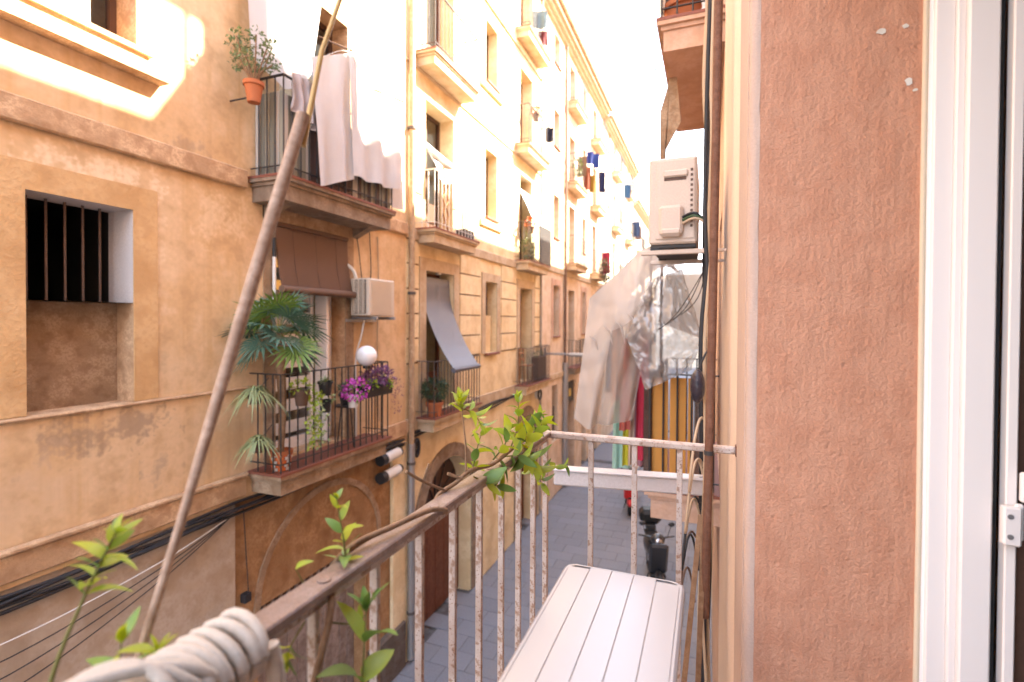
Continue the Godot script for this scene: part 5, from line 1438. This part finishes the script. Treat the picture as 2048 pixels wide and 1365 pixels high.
	var hems := [V(-1.11, -0.86, 4.42), V(-0.98, -0.93, 4.36), V(-0.90, -0.90, 4.44), V(-0.78, -0.88, 4.36), V(-0.68, -0.86, 4.42), V(-0.60, -0.84, 4.40)]
	var st := spline(tops, 6); var sm := spline(mids, 6); var sh := spline(hems, 6)
	var rows := []
	for i in 31:
		var v := i / 30.0
		var row := []
		for j in st.size():
			var p: Vector3
			if v < 0.4: p = st[j].lerp(sm[j], v / 0.4)
			else: p = sm[j].lerp(sh[j], (v - 0.4) / 0.6)
			var w := 0.006 + 0.03 * maxf(0, v - 0.35)
			p += Vector3(0.25, 0, 1) * (w * sin(j * 0.75 + 2.0 * v) + 0.05 * fn.get_noise_3d(p.x * 4.0, p.y * 2.2, 1.0) * smoothstep(0.0, 0.2, v))
			row.append(p)
		rows.append(row)
	g = Bag.new()
	var left := []; var right := []; var upper := []
	for i in rows.size():
		if i <= 13: upper.append(rows[i])
		if i >= 13:
			left.append(rows[i].slice(0, 12)); right.append(rows[i].slice(11))
	g.sheet(upper)
	t = thing("plastic_tarp", V(-0.8, -0.9, 4.4), "milky plastic tarp draped over the neighbour's clothes rack under the air conditioner", "tarp")
	obj("hood", g, tarp, t)
	g = Bag.new()
	g.sheet(left)
	obj("front_flap", g, tarp, t)
	g = Bag.new()
	g.sheet(right)
	obj("see_through_side", g, thin, t)
	for k in 5:
		var e: Vector3 = rows[13][4 + k * 5]
		obj("gathered_fold", tb(spline([e + Vector3(-0.03, 0.05, 0.012), e + Vector3(0.02, 0.0, 0.022), e + Vector3(0.05, -0.09 - 0.02 * k, 0.012)], 5), [0.002, 0.004, 0.006, 0.008, 0.009, 0.010, 0.009, 0.008, 0.006, 0.004, 0.002], 7), tarp, t)
	rows = []
	for i in 13:
		var v := i / 12.0
		var row := []
		for j in st.size():
			var u := float(j) / (st.size() - 1)
			var p: Vector3 = st[j]
			p += Vector3(0.0, 0.03 * fn.get_noise_2d(u * 4.0, v * 4.0) - 0.05 * sin(PI * v), -1.5 * v)
			row.append(p)
		rows.append(row)
	g = Bag.new()
	g.sheet(rows)
	tag(obj("plastic_tarp", g, tarp), "sloping roof sheet of milky plastic running back from the draped tarp", "tarp")
	# shiny crumpled sheet
	rows = []
	for i in 41:
		var v := i / 40.0
		var row := []
		for j in 37:
			var u := j / 36.0
			var a := V(-0.46, 0.33, 4.22).lerp(V(-0.20, 0.42, 4.30), u); var b := V(-0.62, -0.12, 4.20).lerp(V(-0.045, -0.12, 4.26), u); var c := V(-0.47, -0.55, 4.22).lerp(V(-0.13, -0.38, 4.26), u)
			var p := a.lerp(b, v).lerp(b.lerp(c, v), v)
			p = a.lerp(b, v * 2.0) if v < 0.5 else b.lerp(c, v * 2.0 - 1.0)
			p += Vector3(0.3, 0.2, 1.0) * (0.06 * fn.get_noise_2d(u * 3.0, v * 3.0) + 0.03 * absf(fn.get_noise_2d(u * 7.5 + 9.0, v * 7.5)) + 0.06 * sin(PI * u) * sin(PI * v))
			row.append(p)
		rows.append(row)
	g = Bag.new()
	g.sheet(rows)
	tag(obj("clear_plastic", g, clear), "shiny crumpled clear plastic bulging beside the cable bunch", "plastic sheet")
	rows = []
	for i in 9:
		var v := i / 8.0
		var row := []
		for j in 9:
			var u := j / 8.0
			row.append(V(-0.33, 0.50, 4.5).lerp(V(-0.04, 0.46, 4.5), u).lerp(V(-0.40, 0.0, 4.5).lerp(V(-0.02, -0.15, 4.5), u), v) + Vector3(0, 0, 0.04 * fn.get_noise_2d(u * 5, v * 5)))
		rows.append(row)
	g = Bag.new()
	g.sheet(rows)
	tag(obj("plastic_tarp", g, tarp), "upright piece of milky plastic behind the crumpled clear sheet", "tarp")
	t = thing("clothes_rack", V(-0.9, -0.1, 4.9), "thin metal clothes rack sticking out from the neighbour's balcony", "clothes rack")
	for q in [[0.17, 4.42], [0.17, 5.6]]: obj("arm", tb([V(-0.45, q[0], q[1]), V(-0.98, q[0] - 0.0, q[1])], 0.009, 6), M.steel, t)
	for k in 5: obj("line", tb([V(-0.95 + k * 0.1, 0.165, 4.42), V(-0.95 + k * 0.1, 0.165, 5.6)], 0.0025, 5), M.cable_white, t)
	for q in [4.46, 5.6]: obj("upright", tb([V(-0.46, -1.43, q), V(-0.46, 0.6, q)], 0.011, 6), M.iron, t)
	var tex := [   # x0, x1, d, top, bottom, rgb, label
		[-0.80, -0.72, 4.62, -0.02, -0.72, [0.55, 0.33, 0.24], "tan towel hanging behind the milky tarp"],
		[-0.72, -0.655, 4.60, -0.15, -0.98, [0.60, 0.16, 0.12], "coral-red towel hanging between the tan and mint ones"],
		[-0.84, -0.70, 4.95, -0.20, -1.42, [0.36, 0.58, 0.50], "mint green cloth reaching lowest among the hung textiles"],
		[-0.73, -0.675, 4.85, -0.20, -1.36, [0.62, 0.58, 0.05], "lime yellow cloth beside the mint green one"],
		[-0.66, -0.60, 4.75, -0.10, -1.32, [0.60, 0.46, 0.36], "beige cloth between the lime and crimson ones"],
		[-0.57, -0.485, 4.56, -0.10, -1.22, [0.50, 0.035, 0.07], "crimson towel hanging beside the orange panel"],
		[-0.60, -0.53, 4.66, -0.05, -1.30, [0.38, 0.20, 0.24], "mauve cloth just behind the crimson towel"],
		[-0.98, -0.90, 5.3, -0.20, -0.75, [0.10, 0.08, 0.09], "dark garment glimpsed behind the milky tarp"]]
	for q in tex:
		cloth("hung_textile", V(q[0], q[3], q[2]), V(q[1], q[3], q[2]), V(q[1] + 0.01, q[4] + 0.02, q[2]), V(q[0] - 0.02, q[4], q[2]), 1.5, 0.02, 0.0, cloth_mat(q[5][0], q[5][1], q[5][2], 0.5), q[6], "laundry", Vector3(0.2, 0, 1), "textiles on the neighbour's clothes rack")
	# panels and mats tied to the near side of the neighbour's balcony
	var om := mat(lin(0.58, 0.27, 0.06), 0.7, M.t_fine, 4.0, M.n_fine, 0.5)
	t = thing("woven_panel", V(-0.3, -1.43, 4.50), "orange woven panels tied to the near end of the neighbour's balcony", "panel")
	for q in [[-0.445, -0.315], [-0.30, -0.17], [-0.155, -0.115]]:
		var pn := obj("panel", rb(V(q[0], -1.42, 4.508), V(q[1], -0.47, 4.518), 0.003), om, t)
		var b := Bag.new()
		var yy := -1.41
		while yy < -0.48:
			b.box(V(q[0] + 0.004, yy, 4.5055), V(q[1] - 0.004, yy + 0.005, 4.5085)); yy += 0.011
		obj("weave", b, om, pn)
	t = thing("reed_mat", V(-0.5, -1.43, 4.53), "dark ribbed mat beside the orange panels on the neighbour's balcony", "mat")
	g = Bag.new()
	for k in 9: g.tube([V(-0.515 + k * 0.008, -1.42, 4.54), V(-0.515 + k * 0.008, -0.52, 4.54)], 0.0038, 5)
	for k in 18: g.tube([V(-0.10 + k * 0.009, -1.42, 4.53), V(-0.10 + k * 0.009, -0.40, 4.53)], 0.0042, 5)
	obj("reeds", g, M.iron_brown, t)
	# white aluminium box section
	t = thing("awning_cassette", V(-0.4, -0.86, 2.8), "white aluminium awning cassette sticking out below our balcony's end rail", "awning")
	g = Bag.new()
	var a0 := V(0.015, -0.855, 2.834); var a1 := V(-0.79, -0.855, 2.712)
	var dx := (a1 - a0).normalized()
	g.rbox(Transform3D(Basis(dx, Vector3.UP, dx.cross(Vector3.UP)), (a0 + a1) / 2), Vector3(a0.distance_to(a1), 0.085, 0.07), 0.008)
	obj("box", g, M.alu, t)
	g = Bag.new()
	g.rbox(Transform3D(Basis(dx, Vector3.UP, dx.cross(Vector3.UP)), (a0 + a1) / 2 + Vector3(0, 0.046, 0.01)), Vector3(a0.distance_to(a1) + 0.004, 0.012, 0.085), 0.004)
	obj("lid", g, M.alu, t)
	obj("end_screw", tb([V(-0.03, -0.805, 2.80), V(-0.03, -0.8, 2.80)], 0.008, 8), M.steel, t)
	build_scooters()

func build_scooters():
	var spots := [[V(-0.97, -5.247, 10.6), 0.25, "black scooter with a top case parked in the street below our balcony"], [V(-2.0, -5.247, 14.6), 0.1, "red and white scooter parked farther down the street"]]
	var blk := mat(lin(0.02, 0.02, 0.024), 0.25)
	blk.clearcoat_enabled = true
	var red := mat(lin(0.5, 0.03, 0.03), 0.3)
	var seatm := mat(lin(0.015, 0.015, 0.015), 0.5)
	var chrome := mat(lin(0.6, 0.6, 0.62), 0.2)
	chrome.metallic = 0.9
	for n in 2:
		var body: Material = blk if n == 0 else red
		var t := thing("scooter", spots[n][0], spots[n][2], "scooter", "scooters in the street")
		var o: Vector3 = spots[n][0]
		for z in [-0.64, 0.62]:   # +z is the front, towards us
			var w := Bag.new()
			w.lathe([Vector2(0.16, -0.05), Vector2(0.21, -0.055), Vector2(0.235, -0.03), Vector2(0.24, 0), Vector2(0.235, 0.03), Vector2(0.21, 0.055), Vector2(0.16, 0.05)], o + Vector3(0, 0.24, z), 22, Basis(Vector3.BACK, PI / 2))
			var wh := obj("wheel", w, M.rubber, t)
			w = Bag.new()
			w.lathe([Vector2(0.0, -0.03), Vector2(0.16, -0.045), Vector2(0.165, 0.0), Vector2(0.16, 0.045), Vector2(0.0, 0.03)], o + Vector3(0, 0.24, z), 18, Basis(Vector3.BACK, PI / 2))
			obj("rim", w, chrome, wh)
		var g := Bag.new()
		g.ball(o + Vector3(0, 0.58, -0.40), Vector3(0.17, 0.2, 0.48), 12, 18)
		obj("rear_body", g, body, t)
		g = Bag.new()
		g.rbox(Transform3D(Basis.IDENTITY, o + Vector3(0, 0.30, 0.12)), Vector3(0.30, 0.09, 0.62), 0.03)
		obj("floorboard", g, seatm, t)
		g = Bag.new()
		g.rbox(Transform3D(Basis(Vector3.RIGHT, 0.28), o + Vector3(0, 0.66, 0.42)), Vector3(0.36, 0.66, 0.10), 0.045)
		obj("leg_shield", g, body, t)
		g = Bag.new()
		g.ball(o + Vector3(0, 0.36, 0.62), Vector3(0.09, 0.11, 0.27), 10, 12)
		obj("front_mudguard", g, body, t)
		g = Bag.new()
		g.rbox(Transform3D(Basis(Vector3.RIGHT, -0.05), o + Vector3(0, 0.80, -0.30)), Vector3(0.27, 0.10, 0.72), 0.045)
		obj("seat", g, seatm, t)
		obj("handlebar", tb(spline([o + Vector3(-0.34, 1.0, 0.16), o + Vector3(-0.18, 1.02, 0.26), o + Vector3(0, 1.0, 0.3), o + Vector3(0.18, 1.02, 0.26), o + Vector3(0.34, 1.0, 0.16)], 5), 0.017, 8), blk, t)
		g = Bag.new()
		g.ball(o + Vector3(0, 1.0, 0.33), Vector3(0.14, 0.11, 0.12), 10, 14)
		obj("headset", g, body, t)
		g = Bag.new()
		g.ball(o + Vector3(0, 0.99, 0.425), Vector3(0.075, 0.06, 0.04), 8, 12)
		obj("headlight", g, chrome, t)
		for s in [-1, 1]:
			obj("mirror_stalk", tb([o + Vector3(s * 0.2, 1.02, 0.24), o + Vector3(s * 0.27, 1.22, 0.22)], 0.007, 6), blk, t)
			g = Bag.new()
			g.ball(o + Vector3(s * 0.28, 1.26, 0.22), Vector3(0.065, 0.045, 0.02), 8, 12)
			obj("mirror", g, blk, t)
		g = Bag.new()
		g.rbox(Transform3D(Basis.IDENTITY, o + Vector3(0, 1.08, -0.72)), Vector3(0.44, 0.30, 0.38), 0.08)
		obj("top_case", g, seatm if n == 0 else M.white_paint, t)
		obj("rack", rb(o + Vector3(-0.1, 0.84, -0.85), o + Vector3(0.1, 0.94, -0.5), 0.01), M.iron, t)
		obj("stand", tb([o + Vector3(-0.08, 0.3, 0.0), o + Vector3(-0.2, 0.0, 0.08)], 0.014, 6), M.iron, t)
		t.rotation.y = spots[n][1]

# ---------------------------------------------------------------- our balcony
func build_foreground():
	M.wood_lath = mat(lin(0.34, 0.20, 0.11), 0.7, M.t_grime, 3.0)
	var g: Bag
	var t: Node3D
	# slatted plastic table
	t = thing("folding_table", V(-0.22, -1.45, 1.0), "white ribbed plastic table on our balcony", "table")
	var tm := mat(lin(0.45, 0.405, 0.38), 0.24)
	tm.metallic_specular = 0.5
	var tx0 := -0.395; var tx1 := -0.055; var td0 := 0.45; var td1 := 1.50
	var outline := []
	for q in [[tx1 - 0.03, td1 - 0.03, 0.0], [tx1 - 0.03, td0 + 0.03, -PI / 2], [tx0 + 0.03, td0 + 0.03, -PI], [tx0 + 0.03, td1 - 0.03, -PI * 1.5]]:
		for k in 5:
			var a: float = PI / 2 + q[2] - PI / 2 * k / 4.0
			outline.append([q[0] + cos(a) * 0.03, q[1] + sin(a) * 0.03])
	var rings := [[-0.035, 0.0], [-0.006, 0.0], [-0.0, -0.006], [0.0, -0.012]]
	g = Bag.new()
	var cx := (tx0 + tx1) / 2; var cd := (td0 + td1) / 2
	for r in rings.size() - 1:
		for i in outline.size():
			var j := (i + 1) % outline.size()
			var f := func(e, rr): return V(e[0] + signf(cx - e[0]) * -rr[1], -0.73 + rr[0], e[1] + signf(cd - e[1]) * -rr[1])
			g.face(V(cx, -0.78, cd), [f.call(outline[i], rings[r]), f.call(outline[j], rings[r]), f.call(outline[j], rings[r + 1]), f.call(outline[i], rings[r + 1])])
	obj("table_rim", g, tm, t)
	for k in 5:   # top boards with grooves between them
		var w := (tx1 - tx0 - 0.024) / 5
		var x0 := tx0 + 0.012 + k * w
		var y1 := -0.7295
		obj("top_board", rb(V(x0 + 0.0003, -0.745, td0 + 0.012 + (0.012 if k in [0, 4] else 0.0)), V(x0 + w - 0.0003, y1, td1 - 0.012 - (0.012 if k in [0, 4] else 0.0)), 0.0016), tm, t)
	obj("under_tray", rb(V(tx0 + 0.004, -0.742, td0 + 0.004), V(tx1 - 0.004, -0.736, td1 - 0.004), 0.002), tm, t)
	for q in [[tx0 + 0.04, td0 + 0.06], [tx1 - 0.04, td0 + 0.06], [tx0 + 0.04, td1 - 0.08], [tx1 - 0.04, td1 - 0.08]]: obj("leg", bar(V(q[0], -1.449, q[1]), V(q[0], -0.74, q[1]), 0.035, 0.035), tm, t)
	# wooden laths leaning in the corner
	for k in 2:
		var q: Array = [[V(-0.028, -1.448, 1.86), V(-0.005, -0.62, 1.965)], [V(-0.085, -1.448, 1.80), V(-0.020, -0.70, 1.97)], [V(0.05, -1.448, 1.78), V(0.02, -0.85, 1.96)]][k]
		tag(obj("wooden_lath", bar(q[0], q[1], 0.018, 0.010), M.wood_lath), ["longest wooden lath leaning by the rusty pole on our balcony", "slanting wooden lath leaning beside the white table", "short wooden lath leaning nearest our wall"][k], "lath", "laths leaning on the balcony")
	# wooden pole and cane
	t = thing("wooden_pole", V(-0.75, -0.52, 0.47), "weathered wooden pole slanting up from the rope-bound rail", "pole")
	var pa := V(-0.752, -0.62, 0.43); var pb := V(-0.742, 0.40, 0.785)
	obj("shaft", tb([pa, pa.lerp(pb, 0.3) + Vector3(0.003, 0, 0), pa.lerp(pb, 0.6), pb], [0.0055, 0.0068, 0.011, 0.0125], 12), mat(lin(0.52, 0.37, 0.28), 0.8, M.t_grime, 5.0, M.n_fine, 0.5), t)
	obj("cane_tip", tb([pb - Vector3(0, 0.06, 0), V(-0.745, 0.55, 0.84), V(-0.75, 0.74, 0.92)], [0.0055, 0.005, 0.0045], 10), mat(lin(0.55, 0.36, 0.14), 0.5, M.t_fine, 5.0), t)
	# rope bound round the rail
	t = thing("rope_binding", V(-0.62, -0.45, 0.42), "thick white rope wound round our balcony rail", "rope")
	var rope := cloth_mat(0.53, 0.46, 0.385, 0.1)
	rope.normal_enabled = true; rope.normal_texture = M.n_fine; rope.normal_scale = 0.8
	for k in 13:
		var dd := 0.30 + k * 0.0195
		var sw := 0.012 * sin(k * 1.9)
		var big := 0.006 + (0.010 if k > 6 else 0.002 * (k % 3))
		var pts := []
		for j in 17:
			var a := TAU * j / 16.0
			var rx := 0.036 + big; var ry := 0.021 + big
			pts.append(V(-0.62 + cos(a) * rx, -0.462 + sin(a) * ry, dd + 0.006 * sin(a + k) + sw * cos(a) * 0.6))
		obj("rope_turn", tb(pts, 0.0088, 8), rope, t)
	for k in 3:
		var a := [V(-0.665, -0.42, 0.27 + 0.02 * k), V(-0.65, -0.405, 0.33 + 0.02 * k), V(-0.61, -0.41, 0.40), V(-0.575, -0.44, 0.45 - 0.02 * k), V(-0.57, -0.5, 0.47)]
		obj("rope_end", tb(spline(a, 5), 0.008, 8), rope, t)
	obj("rope_end", tb(spline([V(-0.575, -0.46, 0.545), V(-0.568, -0.52, 0.55), V(-0.572, -0.64, 0.548), V(-0.57, -0.8, 0.55)], 5), 0.012, 8), rope, t)
	# climber on the rail
	var ls := [leaf_mesh(1.0, 0.42, 0.25, 0.25), leaf_mesh(1.0, 0.50, 0.5, 0.35), leaf_mesh(1.0, 0.36, 0.1, 0.15), leaf_mesh(1.0, 0.46, 0.75, 0.2)]
	var lm := [M.leaf_lime, M.leaf_lime, M.leaf_lime2, M.leaf_green]
	t = thing("climbing_plant", V(-0.60, -1.45, 0.62), "yellow-green climber twining along our rusty balcony rail", "climbing plant")
	obj("woody_stem", tb(spline([V(-0.585, -0.75, 0.60), V(-0.59, -0.62, 0.635), V(-0.592, -0.52, 0.68), V(-0.60, -0.475, 0.70), V(-0.645, -0.47, 0.74), V(-0.64, -0.437, 0.80), V(-0.615, -0.432, 0.90), V(-0.595, -0.436, 1.02), V(-0.585, -0.455, 1.08), V(-0.63, -0.48, 1.12), V(-0.652, -0.455, 1.16), V(-0.63, -0.435, 1.22), V(-0.62, -0.42, 1.29), V(-0.60, -0.428, 1.40), V(-0.61, -0.43, 1.55), V(-0.625, -0.43, 1.75), V(-0.62, -0.435, 1.96)], 6), 0.0062, 8), M.stem, t)
	obj("dead_twig", tb(spline([V(-0.64, -0.445, 1.18), V(-0.66, -0.40, 1.10), V(-0.67, -0.36, 1.04)], 4), 0.004, 6), M.stem, t)
	obj("dead_twig", tb(spline([V(-0.66, -0.40, 1.10), V(-0.655, -0.36, 1.12)], 3), 0.003, 6), M.stem, t)
	obj("dead_twig", tb(spline([V(-0.62, -0.43, 1.24), V(-0.65, -0.41, 1.21)], 3), 0.0045, 6), M.stem, t)
	sprig(t, [V(-0.625, -0.43, 1.27), V(-0.625, -0.33, 1.265), V(-0.63, -0.215, 1.245)], 0.0035, 5, 0.062, ls, lm, M.stem, 0.82, 1.0)
	sprig(t, [V(-0.63, -0.24, 1.255), V(-0.61, -0.26, 1.29), V(-0.60, -0.30, 1.32)], 0.0022, 5, 0.055, ls, lm, M.stem_green, 0.3)
	sprig(t, [V(-0.62, -0.43, 1.30), V(-0.63, -0.38, 1.35), V(-0.635, -0.33, 1.40)], 0.0025, 6, 0.050, ls, lm, M.stem_green, 0.1)
	sprig(t, [V(-0.62, -0.43, 1.45), V(-0.60, -0.39, 1.50), V(-0.61, -0.355, 1.56)], 0.003, 7, 0.065, ls, lm, M.stem_green, 0.1)
	sprig(t, [V(-0.62, -0.43, 1.60), V(-0.615, -0.35, 1.66), V(-0.625, -0.27, 1.68)], 0.003, 8, 0.062, ls, lm, M.stem_green, 0.05)
	sprig(t, [V(-0.61, -0.43, 1.65), V(-0.58, -0.40, 1.72), V(-0.56, -0.37, 1.78)], 0.003, 7, 0.070, ls, lm, M.stem_green, 0.1)
	sprig(t, [V(-0.62, -0.43, 1.72), V(-0.62, -0.39, 1.80), V(-0.60, -0.36, 1.86)], 0.003, 7, 0.065, ls, lm, M.stem_green, 0.1)
	sprig(t, [V(-0.60, -0.43, 1.50), V(-0.57, -0.44, 1.56), V(-0.555, -0.47, 1.62)], 0.003, 7, 0.075, ls, lm, M.stem_green, 0.1)
	sprig(t, [V(-0.615, -0.44, 1.30), V(-0.60, -0.475, 1.36), V(-0.585, -0.50, 1.42)], 0.0025, 5, 0.070, ls, lm, M.stem_green, 0.3)
	sprig(t, [V(-0.61, -0.44, 1.70), V(-0.59, -0.52, 1.76), V(-0.575, -0.60, 1.80)], 0.003, 7, 0.075, ls, lm, M.stem_green, 0.15)
	sprig(t, [V(-0.61, -0.50, 1.72), V(-0.57, -0.55, 1.82), V(-0.52, -0.56, 1.92)], 0.0025, 4, 0.06, ls, [M.leaf_lime2, M.leaf_green], M.stem_green, 0.2)
	sprig(t, [V(-0.63, -0.455, 0.775), V(-0.632, -0.41, 0.77), V(-0.635, -0.33, 0.755)], 0.0026, 8, 0.040, ls, lm, M.stem_green, 0.05)
	sprig(t, [V(-0.655, -0.47, 0.70), V(-0.655, -0.425, 0.675)], 0.002, 1, 0.055, ls, lm, M.stem_green, 1.0, 1.2, false)
	sprig(t, [V(-0.60, -0.52, 0.70), V(-0.59, -0.55, 0.76), V(-0.59, -0.53, 0.80)], 0.0018, 2, 0.035, ls, [M.leaf_green, M.leaf_lime2], M.stem_green, 0.5)
	sprig(t, [V(-0.62, -0.50, 0.66), V(-0.63, -0.53, 0.64), V(-0.63, -0.55, 0.63)], 0.0018, 4, 0.035, ls, lm, M.stem_green, 0.5)
	# pots below the rail
	t = potted("rail_plant", V(-0.53, -0.82, 0.70), 0.06, 0.08, 0.15, M.pot_brown, "small leafy plant in a brown pot just inside our rail")
	sprig(t, [V(-0.545, -0.70, 0.70), V(-0.55, -0.60, 0.72), V(-0.555, -0.51, 0.735)], 0.003, 4, 0.085, [ls[0], ls[1]], [M.leaf_green, M.leaf_lime2], M.stem_green, 0.1)
	sprig(t, [V(-0.53, -0.70, 0.68), V(-0.555, -0.66, 0.65), V(-0.56, -0.645, 0.63)], 0.003, 3, 0.05, [ls[0], ls[1]], [M.leaf_green, M.leaf_lime2], M.stem_green, 0.3)
	obj("saucer_bracket", rb(V(-0.62, -0.835, 0.62), V(-0.45, -0.82, 0.78), 0.004), M.iron, t)
	t = thing("tall_shoot", V(-0.80, -0.75, 0.40), "tall lime green shoot rising outside the rail at the left edge", "plant")
	sprig(t, [V(-0.815, -0.70, 0.36), V(-0.825, -0.50, 0.41), V(-0.83, -0.40, 0.455), V(-0.812, -0.315, 0.487)], 0.004, 9, 0.056, ls, [M.leaf_lime, M.leaf_lime2, M.leaf_green], M.stem_green, 0.68, 1.5)
	t = thing("low_shoots", V(-0.72, -0.75, 0.40), "low lime green shoots at the foot of the wooden pole", "plant")
	for q in [[-0.76, 0.40, -0.50], [-0.74, 0.45, -0.44], [-0.72, 0.42, -0.47], [-0.80, 0.42, -0.52], [-0.70, 0.47, -0.46]]:
		sprig(t, [V(q[0] + 0.01, -0.72, q[1] - 0.03), V(q[0], lerpf(-0.72, q[2], 0.6), q[1] - 0.01), V(q[0], q[2], q[1])], 0.0026, 4, 0.064, ls, lm, M.stem_green, 0.3, 1.3)
	t = thing("outer_trough", V(-0.75, -0.9, 0.40), "dark plant trough hooked outside our rail below the shoots", "planter")
	obj("trough", rb(V(-0.86, -0.88, 0.10), V(-0.66, -0.71, 0.62), 0.012), M.pot_brown, t)
	obj("hook", tb(spline([V(-0.66, -0.75, 0.5), V(-0.645, -0.6, 0.5), V(-0.64, -0.49, 0.5)], 4), 0.005, 6), M.iron, t)
